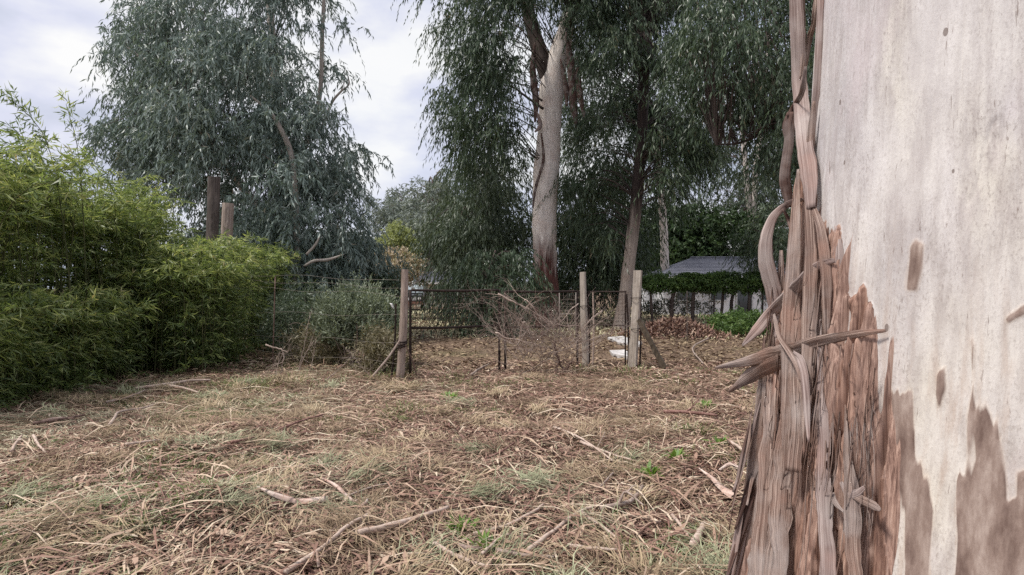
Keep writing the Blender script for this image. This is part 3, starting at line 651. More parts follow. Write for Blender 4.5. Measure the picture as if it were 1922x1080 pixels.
    # long hanging fibre strips over the lower left of the trunk
    for i, (x0, y0, ln, w, x1) in enumerate([(1462, 560, 560, 34, 1412), (1486, 640, 470, 34, 1452), (1474, 760, 360, 26, 1432), (1540, 640, 420, 26, 1556), (1590, 800, 330, 26, 1612), (1446, 860, 260, 24, 1404), (1494, 480, 330, 22, 1484), (1456, 680, 420, 20, 1420)]):
        n = 44; pl = [(x0 + (x1 - x0) * t ** 1.15 + rng.normal(0, 3.0), y0 - 40 + ln * 1.35 * t) for t in (0, .2, .4, .6, .8, 1)]
        strip(pl, [2, w * .45, w * .85, w, w * .75, 2 if i % 3 else w], (.045, rng.uniform(.07, .10)), B if i % 5 != 3 else 'bark_mauve', rng.uniform(.3, .6), rng.normal(0, .1), n, 40 + i, thick=.003, ragged=.38, cols=17, furrow=.004)
    # loose fibres hanging over the fibrous bark
    mb = MB()
    for i in range(150):
        x0 = rng.uniform(1440, 1640); y0 = rng.uniform(480, 930) if x0 < 1560 else rng.uniform(640, 940); ln = rng.uniform(50, 260); dr = (-.16 * (1 - (x0 - 1440) / 330) + .02 + rng.normal(0, .04)) * ln
        p = smooth_path([trunk_pt(x0 + dr * t + rng.normal(0, 2.5), y0 + ln * t, .045 + .035 * math.sin(3 * t + i)) for t in (0, .35, .7, 1)], 9)
        mb.add(*tube(p, np.linspace(.0024, .0008, 9) * rng.uniform(.6, 1.5), 3, cap=False))
    obj('bark_fibres', mb.mesh('bark_fibres', True), M['bark_strip'], root, 'stuff')
    # frayed ends at the lower left
    for i in range(14):
        x0 = rng.uniform(1405, 1450); y0 = rng.uniform(740, 960); ln = rng.uniform(110, 260); w = rng.uniform(4, 12)
        pl = [(x0 - .24 * ln * t - rng.uniform(0, 3) + 6 * math.sin(3 * t + i), y0 + ln * t) for t in (0, .3, .6, 1)]
        strip(pl, [2, w, w, 3], (.03, rng.uniform(.02, .09)), ['bark_strip', 'bark_dark', 'bark_mauve'][i % 3], .5, rng.normal(0, .5), 22, 100 + i, ragged=.2, name='frayed_strip')
build_big_tree()

# ================================================================== BACKGROUND TREES
def gum(name, label, trunk_defs, trunk_mat, C, leafmat, seed, Y, dead=(), limb='limb_dark', br=.8, crown_kw=None, r0=.035, base=None, cat='tree', group=None):
    rng = np.random.default_rng(seed); b = base if base is not None else trunk_defs[0][0][0]
    root = thing(name, label, cat, (float(b[0]), float(b[1]), 0.0), group)
    obj('trunk', stem_mesh('trunk', trunk_defs, seed), M[trunk_mat], root)
    obj('branches', branches_mesh('branches', C, [d[0] for d in trunk_defs], rng, r0, frac=br), M[limb], root, 'stuff')
    ax = np.array([b[0], b[1], 0.0])
    obj('crown', crown_mesh('crown', C, rng, axis=ax, **(crown_kw or {})), M[leafmat], root, 'stuff')
    for pts, rad in dead:
        obj('dead_limb', stem_mesh('dead_limb', [(pts, rad)], seed + 3, 6, 16), M['limb_pale'], root)
    return root

def build_left_tree():
    Y = 20.0; rng = np.random.default_rng(2)
    poly = [(300, -330), (265, -100), (245, 0), (262, 50), (225, 75), (185, 80), (205, 110), (222, 150), (225, 230), (240, 330), (232, 380), (300, 420), (380, 500), (470, 560), (560, 560), (640, 570), (678, 550), (690, 490), (672, 420), (655, 340), (662, 270), (650, 240), (620, 250), (600, 215), (604, 120), (590, 0), (580, -120), (540, -330)]
    C = clumps(poly, Y, 3.2, 680, rng, per=3.5)
    low = clumps([(430, 400), (560, 330), (655, 350), (685, 480), (680, 590), (560, 585), (470, 560)], Y - 1.2, 2.0, 70, rng, 50)
    C = np.vstack([C, low])
    main = (np.array(PP([(520, 640), (512, 480), (500, 330), (482, 150), (468, -60), (450, -300)], Y)), WR([40, 28, 22, 18, 14, 6], Y))
    main = (main[0] + np.array([0, 1.6, 0]), main[1])
    second = (PP([(532, 640), (556, 480), (553, 340), (545, 285), (528, 245), (508, 212), (470, 180)], Y - 2.3), WR([12, 11, 9, 10, 8, 6, 3], Y))
    third = (PP([(545, 300), (575, 270), (600, 180), (605, 60), (612, -80)], Y + .6), WR([10, 11, 9, 8, 5], Y))
    left = (PP([(506, 420), (440, 330), (360, 220), (290, 130), (240, 90)], Y), WR([18, 15, 12, 8, 4], Y))
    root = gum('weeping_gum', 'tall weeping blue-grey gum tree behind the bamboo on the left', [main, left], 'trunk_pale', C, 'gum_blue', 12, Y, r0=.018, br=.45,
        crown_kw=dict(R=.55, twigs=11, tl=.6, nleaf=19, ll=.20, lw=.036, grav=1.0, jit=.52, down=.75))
    obj('limb', stem_mesh('limb', [second], 5, 10, 40), M['limb_pale'], root)['label'] = 'pale bare limb showing between the hanging leaves'
    obj('limb', stem_mesh('limb', [third], 6, 10, 40), M['limb_pale'], root)
    for i, (pl, ws) in enumerate([([(600, 250), (622, 195), (640, 172), (655, 158), (650, 132)], [6, 5, 4, 3, 1.5]), ([(640, 172), (648, 150)], [3, 1]), ([(570, 500), (590, 490), (615, 488), (645, 478)], [3, 5, 5, 2]), ([(575, 478), (590, 462), (600, 445)], [4, 4, 2])]):
        dd = -.4 if i < 2 else -3.3
        obj('dead_limb', stem_mesh('dead_limb', [(PP(pl, Y + dd), WR(ws, Y))], i, 6, 16), M['limb_pale'], root)
build_left_tree()

def build_mid_tree():
    Y = 25.0; rng = np.random.default_rng(3)
    poly = [(840, -350), (856, -60), (846, 70), (842, 110), (862, 190), (866, 230), (880, 330), (905, 345), (960, 300), (985, 200), (1005, 120), (1020, 60), (1050, 100), (1080, 110), (1110, 200), (1150, 210), (1165, 100), (1165, 0), (1180, -200), (1100, -350)]
    C = clumps(poly, Y, 3.6, 400, rng, 60, 5)
    front = clumps([(880, -60), (985, -80), (985, 20), (960, 130), (900, 240), (875, 180)], Y - 2.5, 1.0, 40, rng, 60)
    C = np.vstack([C, front]); qx = CX + F * C[:, 0] / C[:, 1]; qy = CY - F * (C[:, 2] - EYE) / C[:, 1]
    C = C[~((np.abs(qx - 1030) < 62) & (qy > 40) & (C[:, 1] < Y + 1.2))]
    trunk = (PP([(1027, 640), (1027, 600), (1024, 520), (1022, 450), (1022, 400), (1025, 330), (1029, 270), (1033, 210), (1036, 165), (1042, 125), (1056, 80), (1068, 30)], Y), WR([70, 54, 45, 46, 46, 49, 44, 42, 48, 42, 34, 26], Y))
    lim = (PP([(1034, 175), (1020, 120), (1004, 70), (992, 20), (985, -60), (980, -250)], Y), WR([24, 32, 27, 24, 22, 12], Y))
    fork = (PP([(1060, 70), (1066, 40), (1078, 10), (1090, -60), (1105, -250)], Y), WR([28, 29, 27, 25, 12], Y))
    root = gum('gum_tree', 'tall forked gum with thick pale trunk and dark red foot behind the gate', [trunk], 'trunk_mid', C, 'gum_dark', 13, Y, br=.2, r0=.022,
        crown_kw=dict(R=.65, twigs=11, tl=.85, nleaf=18, ll=.22, lw=.039, grav=1.15, jit=.42, down=.9))
    for k_, d_ in enumerate((lim, fork)): obj('limb', stem_mesh('limb', [d_], 30 + k_), M['limb_dark'], root)['label'] = ('dark left limb above the fork', 'dark right limb above the fork')[k_]
    # loose bark hanging below the fork and dead twiggy leaf bunch
    for i, (pl, w) in enumerate([([(1004, 80), (1000, 130), (1006, 190), (1004, 230)], 14), ([(1062, 60), (1072, 120), (1076, 190), (1082, 240)], 18), ([(1084, 110), (1088, 170), (1098, 225)], 12), ([(1052, 110), (1062, 160), (1064, 200)], 10), ([(1008, 210), (1014, 235), (1004, 248)], 9), ([(1016, 250), (1020, 300), (1006, 350), (1000, 390)], 6)]):
        mb = MB(); path = smooth_path(PP(pl, Y - .62), 18); mb.add(*ribbon(path, interp([3, w, w, 4], 18) / F * Y, (0, -1, 0), .5, .02, 5, .25, i))
        obj('bark_strip', mb.mesh('bark_strip', True), M['bark_dark' if i != 4 else 'bark_mauve'], root)
    for i, (pl, ws) in enumerate([([(1020, 205), (985, 180), (965, 165), (945, 160)], [5, 4, 3, 2]), ([(1018, 190), (1000, 175), (996, 160)], [4, 3, 2])]):
        obj('dead_limb', stem_mesh('dead_limb', [(PP(pl, Y - .6), WR(ws, Y))], i, 6, 14), M['limb_dark'], root)
build_mid_tree()

def build_slim_tree():
    Y = 23.5; rng = np.random.default_rng(4)
    poly = [(1150, -330), (1130, -60), (1090, 60), (1085, 180), (1060, 250), (1060, 330), (1100, 420), (1150, 520), (1165, 430), (1180, 330), (1190, 260), (1220, 270), (1215, 330), (1235, 420), (1280, 380), (1320, 290), (1330, 240), (1290, 240), (1260, 160), (1290, 60), (1300, -60), (1290, -330)]
    C = clumps(poly, Y + 1, 2.6, 280, rng, 50, 5)
    C = np.vstack([C, clumps([(1195, 255), (1330, 235), (1325, 300), (1270, 390), (1205, 330)], Y - 1.4, .8, 26, rng, 50)])
    trunk = (PP([(1166, 640), (1168, 600), (1174, 555), (1181, 490), (1190, 420), (1197, 350), (1204, 260), (1208, 180), (1209, 110), (1206, 85)], Y), WR([40, 30, 25, 23, 23, 22, 21, 20, 20, 25], Y))
    root = gum('gum_tree', 'slim dark gum with a black burl high on its trunk, right of the forked gum', [trunk], 'trunk_slim', C, 'gum_dark', 14, Y,
        crown_kw=dict(R=.6, twigs=10, tl=.85, nleaf=18, ll=.21, lw=.037, grav=1.1, jit=.42, down=.9))
    mb = MB(); V, Q, st = tube(smooth_path(PP([(1212, 118), (1206, 100), (1203, 80), (1206, 58)], Y), 14), interp(WR([30, 50, 52, 24], Y), 14), 14, .5, 77); mb.add(V, Q, st)
    obj('burl', mb.mesh('burl', True), M['limb_dark'], root)
    for i, pl in enumerate([[(1200, 70), (1196, 20), (1186, -40), (1180, -150)], [(1206, 68), (1212, 10), (1222, -60), (1226, -150)], [(1212, 75), (1228, 30), (1246, -20), (1262, -90)]]):
        obj('stem', stem_mesh('stem', [(PP(pl, Y), WR([10, 8, 7, 4], Y))], i, 7, 16), M['limb_dark'], root)
build_slim_tree()

def build_right_trees():
    rng = np.random.default_rng(6)
    Y = 19.0
    poly = [(1290, -320), (1300, -60), (1310, 60), (1300, 170), (1320, 230), (1370, 270), (1420, 255), (1440, 300), (1480, 330), (1530, 330), (1600, 150), (1640, -60), (1600, -320)]
    C = clumps(poly, Y, 3.0, 370, rng, 60, 5)
    t = (PP([(1590, 625), (1585, 500), (1580, 330), (1565, 150), (1545, -100), (1530, -300)], Y + 1), WR([50, 42, 36, 30, 22, 8], Y))
    l1 = (PP([(1566, 160), (1500, 215), (1440, 245), (1390, 268), (1345, 272)], Y - 1.5), WR([10, 7, 5, 4, 2], Y))
    root = gum('weeping_gum', 'dark gum crown hanging down beside the huge pale trunk at top right', [t, l1], 'trunk_slim', C, 'gum_dark', 16, Y,
        crown_kw=dict(R=.6, twigs=10, tl=.8, nleaf=19, ll=.19, lw=.033, grav=1.1, jit=.42, down=.85))
    # pale twin stemmed gum further back
    Y = 58.0
    C = clumps([(1290, 330), (1330, 270), (1400, 300), (1440, 250), (1500, 300), (1500, 450), (1440, 480), (1380, 460), (1310, 450), (1270, 400)], Y + 1, 4, 190, rng, 60)
    a = (PP([(1418, 600), (1414, 450), (1404, 370), (1400, 320), (1396, 270), (1388, 180), (1380, 60)], Y - 2.5), WR([12, 11, 10, 9, 9, 7, 4], Y))
    b = (PP([(1412, 430), (1418, 330), (1424, 280), (1432, 220), (1440, 120), (1446, 20)], Y - 2.5), WR([10, 10, 9, 9, 7, 4], Y))
    gum('gum_tree', 'twin stemmed whitish gum standing behind the grey roof', [a, b], 'trunk_pale', C, 'gum_mid', 17, Y,
        crown_kw=dict(R=1.4, twigs=10, tl=1.2, nleaf=17, ll=.34, lw=.07, grav=.9, jit=.45, down=.7))
    # dark hanging foliage by the roof's right end
    Y = 24.0
    C = clumps([(1395, 430), (1440, 400), (1500, 430), (1500, 540), (1440, 530), (1410, 500)], Y, 1.0, 40, rng, 40)
    s = (PP([(1450, 640), (1452, 560), (1450, 480), (1446, 420)], Y), WR([12, 10, 7, 3], Y))
    gum('young_gum', 'dark drooping young gum hiding the right end of the grey roof', [s], 'limb_dark', C, 'gum_dark', 18, Y,
        crown_kw=dict(R=.55, twigs=9, tl=.9, nleaf=22, ll=.18, lw=.028, grav=.95))
build_right_trees()

def build_back_trees():
    rng = np.random.default_rng(8)
    # blue-grey gum left of the forked one
    Y = 30.0
    C = clumps([(862, 330), (890, 290), (960, 290), (1000, 330), (1000, 470), (990, 560), (860, 545), (838, 500), (845, 430)], Y, 3.0, 260, rng, 60)
    t = (PP([(905, 620), (905, 540), (910, 440), (915, 350), (918, 260)], Y + .5), WR([20, 17, 14, 10, 5], Y))
    gum('gum_tree', 'bushy grey-green gum filling the gap left of the forked pale trunk', [t], 'trunk_slim', C, 'gum_mid', 21, Y, crown_kw=dict(R=.85, twigs=9, tl=1.3, nleaf=19, ll=.27, lw=.046, grav=.9))
    # dark weeping sapling just behind the gate
    Y = 20.5
    C = clumps([(850, 560), (890, 480), (960, 470), (1000, 500), (1010, 570), (960, 625), (880, 635), (845, 610)], Y, 1.4, 64, rng, 50)
    t = (PP([(900, 635), (900, 580), (915, 520), (930, 470)], Y), WR([9, 8, 6, 3], Y))
    gum('gum_sapling', 'dark weeping gum sapling with leaves down to the ground behind the gate', [t], 'limb_dark', C, 'gum_dark', 22, Y, crown_kw=dict(R=.5, twigs=9, tl=.9, nleaf=22, ll=.18, lw=.03, grav=.95), cat='sapling')
    # dark wall of foliage between the two big trunks
    Y = 29.0
    C = clumps([(1045, 330), (1110, 300), (1170, 330), (1190, 450), (1180, 560), (1120, 575), (1045, 575), (1050, 450)], Y, 2.2, 230, rng, 50)
    t = (PP([(1110, 610), (1108, 500), (1112, 400), (1115, 310)], Y + .6), WR([18, 14, 10, 5], Y))
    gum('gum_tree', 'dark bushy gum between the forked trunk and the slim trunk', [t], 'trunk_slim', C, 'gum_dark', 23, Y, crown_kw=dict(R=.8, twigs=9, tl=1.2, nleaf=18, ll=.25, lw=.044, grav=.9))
    # upper gap filler, far behind
    Y = 38.0
    C = clumps([(1050, 80), (1150, 30), (1300, 60), (1330, 200), (1300, 330), (1230, 420), (1190, 420), (1080, 330)], Y, 3.5, 190, rng, 60)
    t = (PP([(1250, 590), (1245, 420), (1230, 260), (1200, 100)], Y + .6), WR([18, 15, 12, 5], Y))
    gum('gum_tree', 'tall thin-leaved gum seen behind the slim burled trunk', [t], 'trunk_pale', C, 'gum_dark', 24, Y, crown_kw=dict(R=1.0, twigs=8, tl=1.5, nleaf=20, ll=.28, lw=.045, grav=.9))
    # dense dark broadleaf behind the roof
    Y = 52.0
    C = clumps([(1195, 420), (1230, 395), (1290, 400), (1330, 420), (1340, 470), (1320, 560), (1200, 575), (1190, 500)], Y, 3.0, 220, rng, 40, 1)
    t = (PP([(1255, 590), (1255, 520), (1260, 440)], Y), WR([16, 13, 6], Y))
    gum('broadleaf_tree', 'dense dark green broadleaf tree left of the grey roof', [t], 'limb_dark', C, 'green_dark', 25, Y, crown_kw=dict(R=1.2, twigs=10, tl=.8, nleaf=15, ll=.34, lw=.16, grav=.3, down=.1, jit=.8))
    Y = 52.0
    C = clumps([(1290, 420), (1340, 395), (1400, 410), (1460, 430), (1460, 540), (1320, 540)], Y, 2.5, 110, rng, 40, 1)
    t = (PP([(1310, 590), (1310, 520), (1309, 480), (1310, 440)], Y - 3), WR([13, 12, 11, 9], Y))
    t = (np.array(t[0]) + np.array([0, 2.6, 0]), t[1])
    gum('broadleaf_tree', 'dark tree with an orange-brown stem rising right behind the roof ridge', [t], 'trunk_orange', C, 'green_dark', 26, Y, br=.12, crown_kw=dict(R=1.2, twigs=10, tl=.8, nleaf=20, ll=.32, lw=.12, grav=.4, down=.2, jit=.8))
    # far pale gums in the gap
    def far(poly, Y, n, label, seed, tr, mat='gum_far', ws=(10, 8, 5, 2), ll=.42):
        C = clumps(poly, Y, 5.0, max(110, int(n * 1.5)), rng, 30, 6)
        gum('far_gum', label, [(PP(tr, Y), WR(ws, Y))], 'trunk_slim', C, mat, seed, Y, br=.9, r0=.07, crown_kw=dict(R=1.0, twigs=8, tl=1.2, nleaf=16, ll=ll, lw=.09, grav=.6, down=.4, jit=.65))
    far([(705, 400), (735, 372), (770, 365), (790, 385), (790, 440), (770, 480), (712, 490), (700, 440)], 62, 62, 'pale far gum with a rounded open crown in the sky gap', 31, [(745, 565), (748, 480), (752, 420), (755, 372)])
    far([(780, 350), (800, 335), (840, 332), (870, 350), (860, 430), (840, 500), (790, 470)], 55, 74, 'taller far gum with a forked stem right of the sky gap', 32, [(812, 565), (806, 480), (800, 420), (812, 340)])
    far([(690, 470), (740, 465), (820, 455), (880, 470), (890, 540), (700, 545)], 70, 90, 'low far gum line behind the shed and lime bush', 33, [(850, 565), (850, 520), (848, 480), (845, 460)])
    far([(560, 470), (640, 440), (700, 470), (710, 560), (560, 560)], 48, 70, 'far gum mostly hidden behind the weeping blue-grey gum', 34, [(640, 580), (640, 520), (642, 480), (645, 450)], 'gum_mid', ll=.4)
    far([(420, 560), (440, 470), (540, 450), (560, 575)], 42, 40, 'far gum hidden behind the bamboo and wooden poles', 35, [(480, 585), (482, 540), (485, 500), (487, 460)], 'gum_mid', ll=.4)
    far([(1440, 300), (1560, 250), (1640, 330), (1640, 560), (1450, 560)], 50, 60, 'far gum behind the huge pale trunk', 36, [(1540, 580), (1540, 500), (1545, 420), (1545, 330)], 'gum_mid', ll=.4)
M['trunk_orange'] = build_gum_trunk('orange_stem', -9, -8, pale=(.24, .155, .10))
build_back_trees()

# ------------------------------------------------------------------ shrubs and hedge
def shrub(name, label, cat, base, C, mat, seed, kw, stems=6, stem_mat='limb_dark', sr=.012):
    rng = np.random.default_rng(seed); root = thing(name, label, cat, (float(base[0]), float(base[1]), 0.0))
    mb = MB()
    for i in range(stems):
        c = C[rng.integers(len(C))]; b = np.array([base[0] + rng.normal(0, .12), base[1] + rng.normal(0, .12), float(ground_h(base[0], base[1])) - .05])
        md = b * .5 + c * .5 + np.array([rng.normal(0, .06), rng.normal(0, .06), .1]); mb.add(*tube(smooth_path([b, md, c], 10), np.linspace(sr, sr * .4, 10), 5, cap=False))
    obj('stems', mb.mesh('stems', True), M[stem_mat], root, 'stuff')
    obj('foliage', crown_mesh('foliage', C, rng, axis=(base[0], base[1], 0), **kw), M[mat], root, 'stuff'); return root
def build_shrubs():
    rng = np.random.default_rng(44)
    up = dict(R=.16, twigs=9, tl=.28, nleaf=14, ll=.07, lw=.022, grav=-.5, down=-.3, jit=.5, up=.8)
    b = G(668, 690)
    C = clumps([(600, 620), (612, 575), (640, 568), (668, 550), (690, 560), (725, 578), (748, 615), (738, 655), (660, 655), (610, 650)], 12.6, .7, 170, rng, 40, 1)
    shrub('grey_shrub', 'silvery grey-green bushy shrub in front of the wire fence left of the gate', 'shrub', b, C, 'olive', 51, up, 14, 'twig')
    C = clumps([(520, 640), (540, 560), (570, 535), (600, 560), (610, 600), (580, 640)], 15.5, .7, 60, rng, 40)
    shrub('dark_shrub', 'dim leafy shrub between the bamboo and the silvery shrub', 'shrub', (P(570, 600, 15.5)[0], 15.5), C, 'gum_mid', 52, dict(R=.25, twigs=8, tl=.45, nleaf=14, ll=.13, lw=.022, grav=.2, down=.0, jit=.6), 10, 'twig')
    C = clumps([(640, 540), (690, 515), (735, 530), (738, 575), (700, 595), (640, 580)], 19, 1.2, 60, rng, 40)
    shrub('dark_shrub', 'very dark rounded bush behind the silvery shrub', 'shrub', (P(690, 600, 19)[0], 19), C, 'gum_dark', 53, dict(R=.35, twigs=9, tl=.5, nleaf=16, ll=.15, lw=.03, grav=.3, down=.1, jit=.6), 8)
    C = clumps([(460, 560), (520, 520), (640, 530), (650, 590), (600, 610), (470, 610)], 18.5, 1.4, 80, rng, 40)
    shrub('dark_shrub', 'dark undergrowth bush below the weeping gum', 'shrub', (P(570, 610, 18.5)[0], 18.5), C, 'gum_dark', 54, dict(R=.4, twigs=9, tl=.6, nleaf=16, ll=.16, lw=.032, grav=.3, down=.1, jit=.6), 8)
    for sd, lab, poly, Yb, mt in ((61, 'dull green scrub just right of the bamboo end', [(505, 600), (530, 560), (575, 575), (590, 620), (560, 660), (510, 660)], 14.2, 'gum_mid'), (62, 'low brownish scrub under the wire fence beside the silvery shrub', [(560, 650), (600, 620), (640, 640), (650, 690), (570, 695)], 13.0, 'scrub'), (63, 'sparse dry weeds between the silvery shrub and the round gate post', [(690, 660), (725, 630), (742, 650), (740, 700), (700, 705)], 11.6, 'scrub')):
        C = clumps(poly, Yb, .5, 95, rng, 30, 1)
        shrub('scrub', lab, 'scrub', (C[:, 0].mean(), Yb), C, mt, sd, dict(R=.2, twigs=6, tl=.4, nleaf=10, ll=.085, lw=.018, grav=.1, down=-.1, jit=.7, up=.6), 20, 'twig', .006)
    # lime bush with a pinkish dry lower half
    for nm, lab, poly, mat, sd in (('lime_bush', 'bright lime-green topped bush above the left gate post', [(722, 470), (728, 432), (745, 422), (765, 440), (772, 475), (745, 490)], 'lime', 55), ('dry_bush', 'pinkish dry bush behind the left gate post', [(708, 520), (716, 480), (745, 468), (775, 485), (785, 525), (745, 535)], 'straw_leaf', 56)):
        Y = 33 if sd == 55 else 30
        C = clumps(poly, Y, .8, 60, rng, 30)
        shrub(nm, lab, 'bush', (P(745, 560, Y)[0], Y), C, mat, sd, dict(R=.3, twigs=8, tl=.5, nleaf=14, ll=.16, lw=.045, grav=.2, down=.1, jit=.7), 10, 'twig', .02)
    # clipped hedge on stems in front of the white wall
    C = []
    for Y, x0, x1 in ((24.0, 1203, 1450),):
        C = clumps([(1200, 524), (1240, 517), (1330, 515), (1450, 516), (1450, 544), (1330, 547), (1210, 546)], Y, .45, 230, rng, 18, 1)
    r = shrub('hedge', 'leafy green hedge on dark stems in front of the white wall', 'hedge', (P(1320, 600, 24.0)[0], 24.0), C, 'hedge', 57, dict(R=.16, twigs=9, tl=.24, nleaf=14, ll=.09, lw=.045, grav=.3, down=.2, jit=.8), 1)
    for i, x in enumerate([1225, 1262, 1300, 1340, 1352, 1378, 1405, 1430]):
        w = rng.uniform(3, 8); p = [P(x, 606, 24.0), P(x + rng.normal(0, 3), 570, 24.0), P(x + rng.normal(0, 4), 530, 24.0)]
        obj('stem', stem_mesh('stem', [(p, WR([w, w, w * .7], 24.0))], i, 7, 10), M['limb_dark'], r)
    # green ground plants along the hedge foot
    C = clumps([(1330, 600), (1400, 590), (1450, 600), (1450, 640), (1370, 640)], 21, 1.2, 80, rng, 30)
    shrub('green_plant', 'lush low green plant at the hedge foot left of the huge trunk', 'plant', (P(1400, 630, 21)[0], 21), C, 'hedge', 58, dict(R=.22, twigs=8, tl=.35, nleaf=12, ll=.12, lw=.045, grav=.2, down=.0, jit=.8), 4)
    C = clumps([(1205, 575), (1260, 560), (1330, 560), (1340, 590), (1210, 600)], 25, .5, 60, rng, 30)
    shrub('green_plant', 'thin green climbers on the netting right of the squared post', 'plant', (P(1270, 600, 25)[0], 25), C, 'gum_mid', 59, dict(R=.2, twigs=6, tl=.35, nleaf=10, ll=.09, lw=.03, grav=.2, down=.2, jit=.8), 6)
M['scrub'] = leaf_mat('dry_scrub_leaf', [(0, (.10, .085, .05)), (.5, (.19, .165, .10)), (1, (.30, .27, .18))], .2)
M['straw_leaf'] = leaf_mat('dry_pink_leaf', [(0, (.36, .28, .21)), (.5, (.52, .43, .34)), (1, (.62, .56, .44))], .3)
M['hedge'] = leaf_mat('leaf_hedge', [(0, (.05, .09, .03)), (.5, (.10, .17, .05)), (1, (.20, .28, .09))], .3)
build_shrubs()

# ------------------------------------------------------------------ bamboo
def bamboo(label, bases, heights, lean, seed, spray_n, leaf_n=12, group='bamboo clumps along the left side', solo=False, tmin=.2, visible=40):
    rng = np.random.default_rng(seed); b0 = bases.mean(0)
    root = thing('bamboo', label, 'bamboo', (float(b0[0]), float(b0[1]), 0.0), group)
    S, D, Lg, cr = [], [], [], []; allmb = MB(); nall = 0
    order = np.argsort(bases[:, 1] * .4 - bases[:, 0])       # outer, nearer canes first
    for rank, i in enumerate(order):
        b, H = bases[i], heights[i]; ln = lean[i]
        z0 = float(ground_h(b[0], b[1])) - .05
        path = smooth_path([[b[0], b[1], z0], [b[0] + ln[0] * .12 * H, b[1] + ln[1] * .12 * H, H * .4], [b[0] + ln[0] * .42 * H, b[1] + ln[1] * .42 * H, H * .78], [b[0] + ln[0] * H, b[1] + ln[1] * H, H * (.98 - .25 * np.hypot(*ln))]], 12)
        t = tube(path, np.linspace(.011, .003, 12), 5, cap=False)
        if rank < visible:
            mb = MB(); mb.add(*t); obj('culm', mb.mesh('culm', True), M['culm'], root)
        else: allmb.add(*t); nall += 1
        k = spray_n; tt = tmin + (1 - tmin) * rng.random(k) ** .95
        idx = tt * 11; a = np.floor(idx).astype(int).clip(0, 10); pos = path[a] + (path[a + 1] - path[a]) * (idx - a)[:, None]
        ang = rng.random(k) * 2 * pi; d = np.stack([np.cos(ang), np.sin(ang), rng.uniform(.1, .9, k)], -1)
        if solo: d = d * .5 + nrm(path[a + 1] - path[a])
        S.append(pos); D.append(nrm(d)); Lg.append(rng.uniform(.25, .62, k) * (1.15 - .55 * tt)); cr.append(np.clip(.62 * rng.random(k) + .3 * rng.random() + .5 * (tt - .55), 0, 1.2))  # tone rises towards the tip: yellower young leaves plus painted-in top light
    if nall: obj('culms', allmb.mesh('culms', True), M['culm'], root, 'stuff')
    S = np.concatenate(S); D = np.concatenate(D); Lg = np.concatenate(Lg); cr = np.concatenate(cr)
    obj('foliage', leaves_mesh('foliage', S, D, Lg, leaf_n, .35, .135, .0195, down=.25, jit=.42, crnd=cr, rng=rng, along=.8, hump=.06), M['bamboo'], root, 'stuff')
    return root
def build_bamboo():
    rng = np.random.default_rng(77)
    def patch(n, x0, x1, y0, y1, h0, h1, lx=.25, sp=.22):
        b = np.c_[rng.uniform(x0, x1, n), rng.uniform(y0, y1, n)]; h = rng.uniform(h0, h1, n)
        l = np.c_[rng.normal(lx, sp, n), rng.normal(-.1, sp, n)]; return b, h, l
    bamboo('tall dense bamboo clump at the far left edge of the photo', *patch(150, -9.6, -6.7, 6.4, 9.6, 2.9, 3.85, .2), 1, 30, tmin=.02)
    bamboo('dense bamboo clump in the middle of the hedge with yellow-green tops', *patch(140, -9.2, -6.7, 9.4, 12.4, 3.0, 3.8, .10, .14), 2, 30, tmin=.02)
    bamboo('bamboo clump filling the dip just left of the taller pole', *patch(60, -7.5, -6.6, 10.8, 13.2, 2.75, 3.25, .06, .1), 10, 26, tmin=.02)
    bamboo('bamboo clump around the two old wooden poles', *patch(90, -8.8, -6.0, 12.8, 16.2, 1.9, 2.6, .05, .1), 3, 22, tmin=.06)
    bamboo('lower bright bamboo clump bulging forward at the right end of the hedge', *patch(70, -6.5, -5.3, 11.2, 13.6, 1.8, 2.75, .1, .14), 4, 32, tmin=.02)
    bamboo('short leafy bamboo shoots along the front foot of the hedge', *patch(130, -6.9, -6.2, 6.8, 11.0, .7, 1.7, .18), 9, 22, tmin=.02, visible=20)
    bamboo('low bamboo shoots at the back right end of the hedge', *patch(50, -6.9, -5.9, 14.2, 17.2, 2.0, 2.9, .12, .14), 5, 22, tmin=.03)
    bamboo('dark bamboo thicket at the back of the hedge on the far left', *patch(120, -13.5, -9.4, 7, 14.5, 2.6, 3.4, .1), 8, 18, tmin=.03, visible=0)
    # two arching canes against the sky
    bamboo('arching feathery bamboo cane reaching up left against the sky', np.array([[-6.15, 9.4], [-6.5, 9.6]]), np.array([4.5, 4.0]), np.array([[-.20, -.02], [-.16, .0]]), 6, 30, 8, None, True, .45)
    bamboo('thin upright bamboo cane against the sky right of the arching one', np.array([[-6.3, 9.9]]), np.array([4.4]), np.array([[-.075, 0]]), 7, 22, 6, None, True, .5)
build_bamboo()

# ================================================================== WOODEN POLES, POSTS, GATE, FENCE
def pole(name, label, cat, top, bot, w0, w1, mat, seed, square=False, sides=14, bump=.08):
    root = thing(name, label, cat, (float(bot[0]), float(bot[1]), 0.0))
    mb = MB()
    if square:
        n = 14; path = smooth_path([bot, top], n); hw = interp([w0, w1], n); r2 = hw * .86
        V, Q, st = tube(path, r2 * 1.41 / 2, 4, 0); V[:-2] += .022 * (np.stack([vnoise(V[:-2, 2] * 2.3, V[:-2, 0] * 40 + k, seed=seed + k) for k in (0, 9, 5)], -1) - .5); mb.add(V, Q, st)
        me = mb.mesh('shaft')
        bev = None
    else:
        mb.add(*tube(smooth_path([bot, (np.array(bot) + top) / 2 + np.array([.02, 0, 0]), top], 40), interp([w0 / 2, w1 / 2], 40), sides + 4, bump * 1.9, seed)); me = mb.mesh('shaft', False)
    obj('shaft', me, M[mat], root); return root
